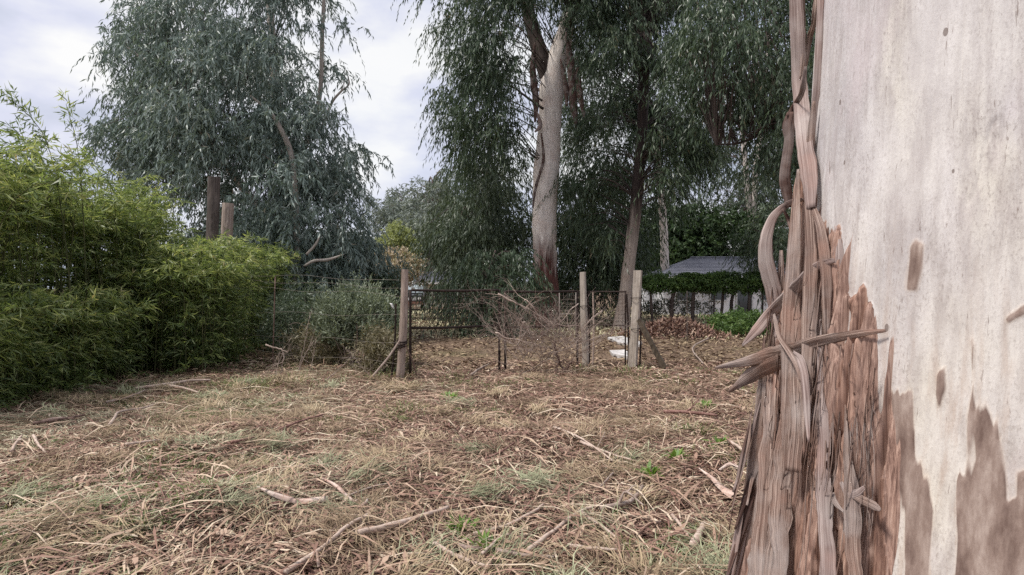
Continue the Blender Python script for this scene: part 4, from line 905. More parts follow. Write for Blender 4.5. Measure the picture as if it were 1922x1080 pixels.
def build_posts():
    pole('wooden_pole', 'taller dark wooden pole stub rising out of the bamboo', 'pole', P(402, 333, 15), P(388, 640, 15), .28, .26, 'post_dark', 1)
    pole('wooden_pole', 'shorter brown wooden pole stub rising out of the bamboo', 'pole', P(428, 382, 14.6), P(412, 640, 14.6), .28, .24, 'post_weathered', 2)
    p1 = pole('gate_post', 'rough round grey wooden post at the left end of the gate', 'post', P(760, 506, 10.75), P(750, 722, 10.75), .14, .112, 'post_weathered', 3)
    mb = MB()
    for k in range(3):
        c = P(754.5 + k * .2, 640 + k * 6, 10.75); a = np.linspace(0, 2 * pi, 15)
        mb.add(*tube(np.c_[c[0] + .082 * np.cos(a), c[1] + .082 * np.sin(a), c[2] + .02 * np.sin(a + k)], .013, 5, cap=False))
    obj('strap', mb.mesh('strap', True), M['rust'], p1)
    pole('gate_post', 'squared pale post right of the double gate', 'post', P(1094, 511, 12.9), P(1099, 690, 12.9), .125, .115, 'post_pale', 4, True)
    pole('gate_post', 'squared pale post with a slanting brace on its right', 'post', P(1198, 508, 12.4), P(1187, 694, 12.4), .155, .15, 'post_pale', 5, True)
    for lab, x, y0_, Yp, r in (('squared pale post right', 1096, (575, 640), 12.9, .078), ('squared pale post with', 1193, (560, 618), 12.4, .098)):
        pr = [o for o in bpy.data.objects if o.get('label', '').startswith(lab)][0]
        for yy in y0_:
            c = P(x, yy, Yp); a_ = np.linspace(0, 2 * pi, 17); mb = MB()
            for k in range(2): mb.add(*tube(np.c_[c[0] + r * np.cos(a_), c[1] + r * np.sin(a_), c[2] + .012 * np.sin(a_ * 1 + k * 2) + .01 * k], .0035, 4, cap=False))
            obj('wire_tie', mb.mesh('wire_tie'), M['rust'], pr)
    pole('brace_timber', 'dark timber brace leaning against the rightmost pale post', 'brace', P(1199, 600, 12.25), P(1247, 690, 12.0), .10, .10, 'brace', 6, True)
    pole('steel_stake', 'rusty steel stake left of the round gate post', 'stake', P(743, 570, 10.9), P(734, 720, 10.9), .03, .03, 'rust', 7, False, 6)
    pole('stake', 'thin pale stake standing right of the squared middle post', 'stake', P(1113, 549, 13.1), P(1112, 690, 13.1), .035, .03, 'stick_pale', 8, False, 6)
    pole('steel_stake', 'rusty steel stake just left of the braced post', 'stake', P(1176, 552, 12.6), P(1179, 694, 12.6), .035, .035, 'rust', 9, False, 6)
    pole('steel_stake', 'rusty steel stake just right of the braced post', 'stake', P(1201, 520, 12.7), P(1201, 690, 12.7), .035, .035, 'rust', 10, False, 6)
    pole('steel_stake', 'rusty steel stake beside the squared middle post on its right', 'stake', P(1103, 550, 13.0), P(1106, 692, 13.0), .035, .035, 'rust', 11, False, 6)
    pole('propped_stick', 'dark stick propped against the round gate post from the left', 'stick', P(750, 640, 10.6), P(700, 706, 10.5), .035, .03, 'twig', 12, False, 6)
    pole('propped_stick', 'thin dark stick leaning off the right of the round gate post', 'stick', P(761, 648, 10.6), P(783, 708, 10.7), .022, .02, 'twig_dark', 13, False, 6)
    mb = MB(); c = P(735, 573, 10.9); V, Q, st = tube(np.array([c + [-.03, 0, .03], c + [0, 0, .01], c + [.02, 0, -.03], c + [.04, .0, -.06]]), [.006, .02, .016, .005], 8, .6, 4); mb.add(V, Q, st)
    tag(obj('rag', mb.mesh('rag'), M['white_plastic']), 'small white rag caught on top of the rusty stake', 'rag')
build_posts()
def net(A, B, z0, z1, dx, dz, r, sag=0.0, seed=0):
    """wire mesh between two ground points, real round wires joined as one piece"""
    rng = np.random.default_rng(seed); mb = MB(); A = np.array(A); B = np.array(B); L = np.linalg.norm(B - A); nx = max(2, int(L / dx)); nz = max(2, int((z1 - z0) / dz))
    off = np.r_[nrm(np.array([-(B - A)[1], (B - A)[0]]))]
    def w(u, v): 
        s = sag * (vnoise(np.array([u * 5.0]), np.array([v * 4.0]), seed=seed)[0] - .5); q = A + (B - A) * u + off * s; return np.array([q[0], q[1], z0 + (z1 - z0) * v + sag * .3 * (vnoise(np.array([u * 7.0 + 3]), np.array([v * 3.0]), seed=seed)[0] - .5)])
    for i in range(nx + 1): mb.add(*tube(np.array([w(i / nx, v) for v in np.linspace(0, 1, 6)]), r, 3, cap=False))
    for i in range(nz + 1): mb.add(*tube(np.array([w(u, i / nz) for u in np.linspace(0, 1, 10)]), r, 3, cap=False))
    return mb.mesh('wire_mesh')
def gate_leaf(label, A, B, ztop, zmid, seed, bottom=.04, droop=0.0):
    A = np.array(A); B = np.array(B); root = thing('gate_leaf', label, 'gate', (float(A[0]), float(A[1]), 0.0), 'leaves of the rusty double gate')
    def q(u, z): p = A + (B - A) * u; return np.array([p[0], p[1], z - droop * u])
    for u in (0, 1):
        mb = MB(); mb.add(*tube(smooth_path([q(u, bottom), q(u, ztop + .01)], 8), .023, 8, .1, seed)); obj('stile', mb.mesh('stile', True), M['rust'], root)
    for nm, z in (('top_rail', ztop), ('middle_rail', zmid)):
        mb = MB(); mb.add(*tube(smooth_path([q(.01, z), q(.5, z - .012), q(.99, z)], 12), .021, 8, .1, seed + 2)); obj(nm, mb.mesh(nm, True), M['rust'], root)
    obj('wire_mesh', net(A + (B - A) * .01, A + (B - A) * .99, zmid, ztop, .075, .075, .003, .03, seed), M['rust_wire'], root, 'stuff')
    return root
def build_gate():
    gate_leaf('left leaf of the rusty tube gate hung beside the round post', (-1.68, 11.0), (-.225, 11.8), 1.455, .83, 1)
    gate_leaf('right leaf of the rusty tube gate half hidden by dead branches', (-.12, 11.88), (1.24, 12.62), 1.43, .79, 2)
    A, B = np.array([1.42, 12.95]), np.array([2.16, 12.6])
    root = thing('mesh_gate', 'narrow rusty mesh side gate between the two squared pale posts', 'gate', (1.42, 12.95, 0))
    for u in (0.02, .98):
        mb = MB(); p = A + (B - A) * u; mb.add(*tube(smooth_path([[*p, .03], [*p, 1.44]], 8), .015, 8, .1)); obj('stile', mb.mesh('stile', True), M['rust'], root)
    for nm, z in (('top_rail', 1.42), ('middle_rail', .78)):
        mb = MB(); mb.add(*tube(smooth_path([[*A, z], [*B, z]], 8), .014, 8, .1)); obj(nm, mb.mesh(nm, True), M['rust'], root)
    obj('wire_mesh', net(A, B, .78, 1.42, .07, .07, .003, .03, 5), M['rust_wire'], root, 'stuff')
    # far mesh panel beyond the gate
    a, b = P(1050, 600, 17.5)[:2], P(1081, 600, 17.5)[:2]
    root = thing('mesh_fence', 'small galvanised mesh panel standing beyond the gate by the pale trunk', 'mesh fence', (float(a[0]), float(a[1]), 0))
    mb = MB()
    for p0, p1 in ((( *a, .1), (*a, 1.38)), ((*b, .1), (*b, 1.38)), ((*a, 1.38), (*b, 1.38)), ((*a, .8), (*b, .8))): mb.add(*tube(smooth_path([p0, p1], 4), .014, 6))
    obj('frame', mb.mesh('frame', True), M['wire'], root); obj('wire_mesh', net(a, b, .8, 1.38, .09, .09, .004, .0, 6), M['wire'], root, 'stuff')
    # wire fence going left from the round post
    A, B = np.array([-1.82, 10.75]), np.array([-6.0, 13.2])
    root = thing('wire_fence', 'old sagging wire fence running left from the round gate post', 'fence', (float(A[0]), float(A[1]), 0))
    for i, z in enumerate((1.62, 1.52, 1.38, 1.05, .62, .3)):
        mb = MB(); u = np.linspace(0, 1, 30); p = A + (B - A) * u[:, None]
        mb.add(*tube(np.c_[p, z + .18 * u * (z > 1.3) - .05 * np.sin(u * pi * 2 + i) ** 2 + .03 * vnoise(u * 5, u * 0 + i, seed=i)], .0022, 5, cap=False)); obj('wire', mb.mesh('wire', True), M['wire'], root)
    for u in (.62,):
        p = A + (B - A) * u; mb = MB(); mb.add(*tube(smooth_path([[*p, -.05], [p[0] + .05, p[1], 1.7]], 8), .011, 7, .2)); obj('stake', mb.mesh('stake', True), M['twig_dark'], root)
    # netting fence going right from the braced post
    A, B = np.array([2.45, 12.7]), np.array([7.2, 24.0])
    root = thing('net_fence', 'thin wire netting fence running back right from the braced post', 'fence', (float(A[0]), float(A[1]), 0))
    obj('wire_mesh', net(A, B, .05, 1.35, .16, .12, .0022, .06, 8), M['rust_wire'], root, 'stuff')
    for u in (.5, 1):
        p = A + (B - A) * u; mb = MB(); mb.add(*tube(smooth_path([[*p, -.05], [p[0], p[1], 1.4]], 8), .014, 7, .2)); obj('stake', mb.mesh('stake', True), M['post_dark'], root)
build_gate()

# ------------------------------------------------------------------ brush heaped against the gate
def branch_obj(name, label, cat, pts, r0, r1, mat, seed, twigs=0, group=None, tw_len=.4, sides=6, tw_up=.15, wob=.010):
    rng = np.random.default_rng(seed); path = smooth_path(pts, 16); path += wob * rng.standard_normal(path.shape) * np.array([1, 1, .6]) * min(1, r0 * 60)
    mb = MB(); mb.add(*tube(path, np.linspace(r0, r1, 16), sides, .2, seed))
    for k in range(twigs):
        i = rng.integers(3, 15); T = nrm(path[min(i + 1, 15)] - path[i - 1]); d = nrm(T + .9 * rng.standard_normal(3) + np.array([0, 0, tw_up])); l = tw_len * rng.uniform(.4, 1.2)
        q = [path[i], path[i] + d * l * .5 + rng.standard_normal(3) * .03, path[i] + d * l + np.array([0, 0, -.05 * l]) + rng.standard_normal(3) * .06]
        tp = smooth_path(q, 8); mb.add(*tube(tp, np.linspace(max(r1, r0 * .4), r1 * .4, 8), 4, cap=False))
        for h in range(2):
            e = tp[rng.integers(3, 7)]; dd = nrm(d + .9 * rng.standard_normal(3)); mb.add(*tube(smooth_path([e, e + dd * l * .3, e + dd * l * .5 + [0, 0, -.02]], 5), np.linspace(r1 * .6, r1 * .3, 5), 3, cap=False))
    o = obj(name, mb.mesh(name, True), M[mat]); return tag(o, label, cat, group)
def build_brush():
    Y = 11.45
    L = [([(935, 552), (960, 565), (990, 580), (1020, 598), (1052, 622)], 2.6, 'stick_pale', 'longest pale bare branch slanting down across the top of the brush pile', 5),
         ([(945, 550), (975, 572), (1000, 592), (1030, 606)], 1.6, 'twig', 'thin grey branch lying just under the longest pale branch', 6),
         ([(984, 604), (977, 620), (974, 645), (967, 664)], 3.2, 'stick_pale', 'short whitish forked stick standing upright in the brush pile', 1),
         ([(930, 625), (950, 634), (985, 642), (1025, 654), (1018, 662)], 2.6, 'stick_pale', 'pale bent stick lying level below the brush pile', 2),
         ([(1085, 571), (1070, 582), (1058, 600), (1035, 615), (1030, 622)], 1.8, 'twig', 'curved twig arching up to the squared middle post', 3),
         ([(1045, 608), (1060, 612), (1085, 610)], 1.6, 'stick_pale', 'short pale twig resting on the middle rail of the right gate leaf', 1),
         ([(1130, 584), (1108, 600), (1090, 625), (1065, 650)], 2.0, 'twig', 'branch crossing in front of the squared middle post', 6),
         ([(1135, 628), (1100, 640), (1070, 642), (1050, 655)], 1.8, 'twig', 'lower forked branch crossing the foot of the squared middle post', 6),
         ([(985, 563), (990, 566), (1010, 590), (1040, 620)], 2.4, 'stick_pale', 'branch with a round pale knob at its top end in the brush pile', 2),
         ([(1040, 640), (1045, 665), (1055, 690), (1068, 705)], 4.5, 'twig_dark', 'thick dark stem at the foot of the brush pile', 8),
         ([(1010, 715), (975, 705), (1005, 690), (1040, 660)], 2.2, 'twig', 'forked twig running out along the ground from the brush pile', 5),
         ([(1090, 665), (1100, 680), (1108, 700)], 2.0, 'stick_pale', 'short pale stick leaning on the foot of the squared middle post', 0)]
    for i, (pl, w, m, lab, tw) in enumerate(L):
        pts = []
        for (x, y) in pl:
            p = P(x, y, Y + (x - 960) / 150 * .45 - (.25 if i % 2 else 0)); g = float(ground_h(p[0], p[1]))
            if p[2] < g + .02: p = G3(x, max(y, 675), .02)
            pts.append(p)
        branch_obj('dead_branch', lab, 'branch', pts, w / F * Y / 1.6, w / F * Y / 4, m, 200 + i, tw)
    rng = np.random.default_rng(9)
    for i in range(66):
        x = rng.uniform(930, 1092); x = x + (0 if x > 950 else rng.uniform(0, 40)); a = P(x, rng.uniform(640, 690), Y + rng.uniform(-.4, .35)); a[2] = max(a[2], float(ground_h(a[0], a[1])) + .02)
        ang = rng.uniform(-1.2, 1.2); l = rng.uniform(.5, 1.15); d = np.array([math.sin(ang), rng.normal(0, .25), math.cos(ang) * .8])
        if x < 970: a[2] += rng.uniform(0, .5)
        e = a + d * l; e[2] = min(e[2], 1.35)
        branch_obj('dead_branch', 'thin bare twiggy branch tangled in the brush pile against the gate', 'branch', [a, (a + e) / 2 + rng.normal(0, .06, 3), e], .006, .002, ['twig', 'twig_dark', 'twig', 'twig'][i % 4], 300 + i, 9, 'thin branches tangled in the brush pile', .4)
    # thin bare stems between the silvery shrub and the gate, left part
    S = [([(500, 648), (522, 655), (532, 660), (530, 690), (522, 715)], 3.5, 'pale broken sapling stem bent over at the edge of the bamboo'), ([(560, 700), (572, 668), (590, 640)], 1.6, 'thin bare stem leaning right between bamboo and silvery shrub'), ([(610, 715), (640, 690), (668, 660)], 1.6, 'thin bare stem slanting up under the silvery shrub'),
         ([(700, 712), (680, 690), (660, 665)], 1.5, 'thin bare stem slanting up left below the silvery shrub'), ([(672, 706), (702, 704), (716, 690), (745, 642)], 2.0, 'bent bare stem leaning onto the round gate post'), ([(508, 712), (515, 680), (535, 650)], 1.4, 'thin stalk beside the broken sapling stem')]
    for i, (pl, w, lab) in enumerate(S):
        Yb = 1875 / max(pl[0][1] - CY, pl[-1][1] - CY, 160); pts = [P(x, y, Yb) for x, y in pl]
        branch_obj('bare_stem', lab, 'stem', pts, w / F * Yb / 2, w / F * Yb / 5, 'twig', 400 + i, 4)
    # dry scrub between the bamboo and the gate
    for i in range(22):
        x = rng.uniform(515, 735); Yb = rng.uniform(11.2, 15.5); b = P(x, 600, Yb); b[2] = float(ground_h(b[0], b[1])); l = rng.uniform(.4, 1.1); d = nrm(np.array([rng.normal(0, .45), rng.normal(0, .25), 1.0])); e = b + d * l
        branch_obj('bare_stem', 'thin bare dry stem in the scrub between the bamboo and the round gate post', 'stem', [b, (b + e) / 2 + rng.normal(0, .05, 3), e], .007, .002, ['twig', 'twig_dark'][i % 2], 450 + i, 5, 'dry stems between the bamboo and the gate', .35)
    # litter heap on the right, behind the fence
    g = P(1265, 600, 20.5); mbn = 9000; X = g[0] + rng.normal(0, .75, mbn); Yh = 20.5 + rng.normal(0, .6, mbn); hh = .5 * np.exp(-((X - g[0]) ** 2 / 1.1 + (Yh - 20.5) ** 2 / .8))
    n = mbn; a = rng.random(n) * 2 * pi; l = rng.uniform(.1, .3, n); w = rng.uniform(.015, .05, n); t = rng.normal(0, .5, n)
    D = np.stack([np.cos(a) * np.cos(t), np.sin(a) * np.cos(t), np.sin(t)], -1); s = np.stack([-np.sin(a), np.cos(a), rng.normal(0, .4, n)], -1); b = np.stack([X, Yh, hh * rng.random(n) ** .4 + .02], -1)
    V = np.stack([b, b + D * (l * .5)[:, None] + s * (w / 2)[:, None], b + D * l[:, None], b + D * (l * .5)[:, None] - s * (w / 2)[:, None]], 1).reshape(-1, 3)
    o = obj('leaf_heap', mesh_np('leaf_heap', V, np.arange(4 * n).reshape(-1, 4), {'rnd': np.repeat(rng.random(n) * .8, 4)}), M['gumleaf'], kind='stuff')
    tag(o, 'brown heap of dead leaves and bark beside the hedge', 'leaf heap')
build_brush()

# ------------------------------------------------------------------ sticks, bark pieces and weeds on the ground
def build_sticks():
    T = [([(535, 1100), (600, 1066), (650, 1032), (690, 1004)], 9, 'stick_pale', 'long straight pinkish stick at the bottom edge left of centre'),
         ([(670, 1042), (740, 1020), (800, 1000), (842, 985)], 11, 'stick_pale', 'thick pale stick ending just left of the bright green weed'),
         ([(890, 1024), (950, 1006), (1000, 985), (1020, 972)], 7, 'stick_pale', 'forked pinkish stick right of the bright green weed'),
         ([(985, 1062), (1030, 1026), (1080, 990), (1130, 968)], 8, 'stick_pale', 'long pale stick slanting up right near the bottom centre'),
         ([(1128, 978), (1160, 970), (1185, 958), (1206, 932)], 10, 'twig', 'curved brown stick with a pointed upturned end'),
         ([(1092, 986), (1130, 1008), (1160, 1034)], 6, 'stick_pale', 'short pale stick crossing the long slanting one'),
         ([(1065, 1050), (1110, 1058), (1158, 1060)], 8, 'stick_pale', 'flat pale stick lying level at the bottom centre right'),
         ([(815, 1046), (860, 1068), (910, 1085)], 9, 'stick_pale', 'pale curved stick below the bright green weed'),
         ([(930, 1056), (980, 1066), (1040, 1070)], 8, 'twig', 'brown stick along the bottom edge below centre'),
         ([(1262, 990), (1282, 1016), (1300, 1040)], 6, 'stick_pale', 'thin whitish stick pointing at the stubby pale stick'),
         ([(1300, 1056), (1312, 1036), (1322, 1014)], 15, 'stick_pale', 'stubby thick pale stick near the foot of the huge trunk'),
         ([(1368, 858), (1385, 872), (1402, 888)], 6, 'stick_pale', 'short light stick beside the huge trunk'),
         ([(1246, 792), (1290, 796), (1345, 802)], 7, 'bark_red', 'straight reddish stick lying level left of the huge trunk'),
         ([(390, 936), (430, 928), (470, 914), (500, 900)], 6, 'bark_red', 'long dark reddish stick in the left middle of the grass'),
         ([(435, 858), (500, 838), (560, 812), (605, 795)], 5, 'bark_red', 'thin dark stick running up to the right left of centre'),
         ([(255, 738), (310, 735), (360, 730), (396, 728)], 5, 'stick_pale', 'pale bamboo stick lying level at the bamboo edge'),
         ([(200, 768), (240, 755), (275, 742)], 4, 'twig', 'grey stick continuing left from the pale bamboo stick'),
         ([(318, 737), (345, 741), (372, 747)], 5, 'stick_pale', 'short stick forking off the pale bamboo stick'),
         ([(205, 820), (215, 805), (225, 792), (265, 778), (310, 763)], 5, 'stick_pale', 'crooked pale stick lying left of the green patch'),
         ([(62, 818), (100, 812), (158, 800)], 6, 'twig_dark', 'dark stick casting a shadow at the far left'),
         ([(22, 872), (32, 852), (42, 838)], 5, 'stick_pale', 'short whitish stick standing tilted at the left edge'),
         ([(62, 840), (72, 858), (86, 878)], 5, 'stick_pale', 'short pale stick next to the tilted one at the left edge'),
         ([(235, 858), (265, 852), (300, 848)], 5, 'stick_pale', 'pale flat stick in the grass left of the ochre tuft'),
         ([(0, 1085), (40, 1060), (76, 1038)], 6, 'twig_dark', 'dark stick in the bottom left corner'),
         ([(1090, 852), (1140, 866), (1190, 882)], 5, 'stick_pale', 'long thin straw-coloured stick right of centre'),
         ([(1040, 822), (1090, 846), (1150, 880)], 4, 'stick_pale', 'thin pale stalk parallel to the straw-coloured stick'),
         ([(920, 880), (945, 870), (965, 858)], 4, 'bark_red', 'small reddish twig in the middle of the ground'),
         ([(885, 716), (900, 700), (918, 688)], 4, 'twig', 'small stick propped in the litter just before the left gate leaf'),
         ([(1330, 640), (1300, 660), (1320, 690)], 3, 'twig', 'crooked twig on the litter right of the braced post'),
         ([(1150, 905), (1130, 930), (1120, 935)], 4, 'twig', 'short twig near the small green tuft right of centre'),
         ([(905, 1062), (940, 1030), (960, 1022)], 6, 'stick_pale', 'short light stick crossing others at the bottom centre'),
         ([(640, 965), (700, 945), (735, 940)], 4, 'twig', 'thin brown twig above the thick pale stick')]
    for i, (pl, w, m, lab) in enumerate(T):
        pts = []; 
        for (x, y) in pl:
            q = G(x, y); r = w / F * q[1] / 2; pts.append([q[0], q[1], float(ground_h(*q)) + r + .065])
        d = pts[0][1]; r = w / F * np.mean([p[1] for p in pts]) / 1.75
        branch_obj('fallen_stick', lab, 'stick', pts, r, r * .6, m, 500 + i, 1 if i % 4 == 0 else 0, None, .2, 8, wob=.0025)
    # curled pieces of shed bark
    Bk = [([(1312, 905), (1335, 925), (1360, 945), (1388, 965)], [4, 12, 24, 40], 'bark_pink', 'large curled pink bark sheet lying against the foot of the huge trunk'),
          ([(482, 958), (515, 968), (560, 970), (615, 966)], [4, 16, 22, 24], 'bark_pink', 'pale pink curled bark strip lying in the straw left of centre'),
          ([(605, 930), (630, 946), (660, 965), (672, 970)], [6, 10, 10, 5], 'bark_pink', 'narrow pale bark strip bent over a grass tuft'),
          ([(690, 962), (686, 975), (672, 985)], [4, 10, 4], 'bark_pink', 'small white curl of bark beside the grey grass tuft'),
          ([(78, 812), (105, 808), (140, 806)], [6, 12, 5], 'bark_brown', 'dark bark piece lying at the left under a stick'),
          ([(800, 850), (840, 845), (875, 838)], [4, 8, 3], 'bark_brown', 'curved brown bark strip in the middle of the litter'),
          ([(560, 1040), (590, 1062), (600, 1090)], [4, 12, 8], 'bark_brown', 'brown bark scrap at the bottom edge by the straight stick'),
          ([(850, 1040), (880, 1052), (905, 1048)], [6, 18, 8], 'bark_brown', 'crumpled brown bark scrap near the bright green weed'),
          ([(1195, 1030), (1215, 1010), (1240, 1000)], [4, 12, 6], 'bark_brown', 'thin bark scrap lying right of bottom centre'),
          ([(1350, 910), (1372, 905), (1395, 915)], [6, 14, 5], 'bark_pink', 'light bark flake next to the large curled sheet')]
    for i, (pl, ws, m, lab) in enumerate(Bk):
        pts = [G3(x, y, .075 + .015 * (k % 2)) for k, (x, y) in enumerate(pl)]; path = smooth_path(pts, 18); mb = MB()
        mb.add(*ribbon(path, interp(ws, 18) / F * path[:, 1].mean(), (0, -.5, .85), .9, .005, 7, .15, 60 + i, .5)); tag(obj('bark_piece', mb.mesh('bark_piece', True), M[m]), lab, 'bark piece')
    # green weeds and grass tufts
    W = [((868, 1010), .13, 60, 'weed', 'bright green rosette weed near the bottom centre'), ((912, 1040), .07, 26, 'weed', 'smaller green weed just right of the bright rosette weed'), ((1322, 772), .20, 70, 'weed', 'bright green leafy weed left of the huge trunk'), ((1352, 852), .10, 36, 'weed', 'small green weed below the leafy weed near the trunk'),
         ((1222, 900), .10, 30, 'weed', 'small yellow-green tuft right of centre'), ((1268, 878), .07, 24, 'weed', 'tiny green tuft between trunk and centre'), ((845, 752), .18, 34, 'weed', 'small green tuft in front of the left gate leaf'), ((755, 778), .30, 60, 'grass_green', 'low green grass patch left of the gate front'), ((1400, 740), .25, 80, 'grass_green', 'green grass tuft at the left foot of the huge trunk'),
         ((640, 985), .22, 130, 'grass_grey', 'grey-green combed grass tuft left of the bottom centre'), ((490, 868), .22, 110, 'grass_grey', 'grey-green grass tuft left of centre'), ((860, 945), .25, 110, 'grass_grey', 'dull green grass tuft right of the grey-green combed one'), ((180, 885), .20, 70, 'straw', 'ochre dry grass tuft on the left'), ((730, 870), .20, 70, 'straw', 'yellow dry grass tuft in the middle'),
         ((1040, 945), .25, 60, 'grass_grey', 'flattened grey-green grass tuft right of centre'), ((1185, 705), .5, 120, 'grass_green', 'green grass patch at the foot of the braced post'), ((560, 722), .7, 200, 'grass_green', 'bright green grass patch at the right end of the bamboo'), ((455, 735), .5, 150, 'grass_green', 'green grass patch by the pale bamboo stick'), ((735, 712), .4, 120, 'grass_green', 'green grass around the foot of the round gate post'), ((1100, 700), .25, 70, 'grass_green', 'thin green grass at the foot of the squared middle post'), ((1310, 825), .2, 60, 'grass_green', 'faint green grass tuft left of the small weed by the trunk')]
    for i, ((x, y), r, n, m, lab) in enumerate(W):
        rng = np.random.default_rng(700 + i); g = G3(x, y); broad = m == 'weed'
        a = rng.random(n) * 2 * pi; rr = r * rng.random(n) ** .6 * (.45 if broad else 1); b = np.stack([g[0] + rr * np.cos(a), g[1] + rr * np.sin(a), 0 * a], -1); b[:, 2] = ground_h(b[:, 0], b[:, 1]) + (.03 if broad else .015)
        t = rng.uniform(.35, 1.35, n); h2 = a + rng.normal(0, .5, n) if m != 'grass_grey' else rng.normal(-.5, .5, n)
        if m == 'grass_grey': t = rng.uniform(.1, .7, n)
        l = (.15 if broad else .18) * rng.uniform(.5, 1.2, n) * (1 + .5 * (r > .3)); w = (.026 if broad else .007) * rng.uniform(.7, 1.3, n)
        D = np.stack([np.cos(h2) * np.cos(t), np.sin(h2) * np.cos(t), np.sin(t)], -1); s = np.stack([-np.sin(h2), np.cos(h2), 0 * a], -1)
        dn = np.array([0, 0, -1.0]); c = lambda q: b + D * (l * q)[:, None] + dn * (l * .35 * q * q)[:, None]
        rows = [b - s * (w * .2)[:, None], b + s * (w * .2)[:, None], c(.5) - s * (w / 2)[:, None], c(.5) + s * (w / 2)[:, None], c(1) - s * (w * .06)[:, None], c(1) + s * (w * .06)[:, None]]
        V = np.stack(rows, 1).reshape(-1, 3); k = np.arange(n)[:, None] * 6; Q = np.concatenate([k + [[0, 1, 3, 2]], k + [[2, 3, 5, 4]]])
        o = obj('weed' if broad else 'grass_tuft', mesh_np('tuft', V, Q, {'rnd': np.repeat(rng.random(n), 6)}), M[{'grass_grey': 'straw_grey2'}.get(m, m)]); tag(o, lab, 'weed' if broad else 'grass tuft')
M['bark_red'] = wood_mat('reddish_stick', (.11, .055, .045), (.22, .12, .10), (.36, .23, .19), (40, 40, 40), .3)
M['bark_pink'] = wood_mat('pink_bark', (.38, .26, .215), (.54, .41, .355), (.64, .54, .47), (40, 5, 1), .3, st=True)
M['bark_brown'] = wood_mat('brown_bark', (.10, .06, .048), (.22, .14, .11), (.36, .26, .21), (40, 5, 1), .4, st=True)
build_sticks()

# ================================================================== BUILDINGS, VEHICLE, SLABS
def build_house():
    Y = 36.0; x0 = P(1232, 0, Y)[0] + .35; x1 = x0 + 8.6; y0, y1 = Y, Y + 6.0
    zc = 2.08; zr = 3.22
    root = thing('house', 'white house with a grey hipped roof behind the hedge on the right', 'house', (x0, y0, 0))
    mb = MB(); mb.add(*box(((x0 + x1) / 2, (y0 + y1) / 2, zc / 2), (x1 - x0, y1 - y0, zc))); obj('wall', mb.mesh('wall'), M['white_wall'], root)
    e = .38; a = np.array([[x0 - e, y0 - e, zc], [x1 + e, y0 - e, zc], [x1 + e, y1 + e, zc], [x0 - e, y1 + e, zc], [x0 + 2.3, (y0 + y1) / 2, zr], [x1 - 1.5, (y0 + y1) / 2, zr]])
    lo = a.copy(); lo[:, 2] -= .09
    V = np.vstack([a, lo[:4]]); Fc = [[0, 1, 5, 4], [1, 2, 5, 5], [2, 3, 4, 5], [3, 0, 4, 4], [0, 6, 7, 1], [1, 7, 8, 2], [2, 8, 9, 3], [3, 9, 6, 0], [6, 9, 8, 7]]
    mb = MB(); mb.add(V, np.array(Fc)); roof = obj('roof', mb.mesh('roof'), M['roof'], root)
    # tile courses standing proud across the front slope
    mb = MB()
    for k in range(1, 13):
        t = k / 13; l = a[0] * (1 - t) + a[4] * t; r = a[1] * (1 - t) + a[5] * t; mb.add(*tube(smooth_path([l + [0, -.02, .012], r + [0, -.02, .004]], 3), .012, 4))
    obj('roof_courses', mb.mesh('roof_courses'), M['roof'], roof, 'stuff')
    mb = MB(); mb.add(*tube(smooth_path([a[4] + [0, 0, .03], a[5] + [0, 0, .03]], 3), .07, 8)); obj('ridge_cap', mb.mesh('ridge_cap', True), M['roof'], roof)
    mb = MB(); mb.add(*box(((x0 + x1) / 2, y0 - e - .05, zc - .05), (x1 - x0 + 2 * e, .1, .1))); obj('gutter', mb.mesh('gutter'), M['white_plastic'], root)
    for i, (cx, w, zb, h) in enumerate(((x0 + 1.2, .9, .8, .9), (x0 + 3.0, .9, .8, .9), (x0 + 4.4, .85, .02, 1.85), (x0 + 5.8, .9, .8, .9))):
        door = h > 1.5; f = MB()
        for dx, dz, sx, sz in ((0, h / 2, w, .07), (0, -h / 2, w, .07), (-w / 2, 0, .07, h - .08), (w / 2, 0, .07, h - .08)): f.add(*box((cx + dx, y0 - .03, zb + h / 2 + dz), (sx, .08, sz)))
        fr = obj('door' if door else 'window', f.mesh('frame'), M['chrome'], root)
        g = MB(); g.add(*box((cx, y0 - .012, zb + h / 2), (w - .07, .03, h - .07))); obj('pane', g.mesh('pane'), M['glass'], fr)
build_house()
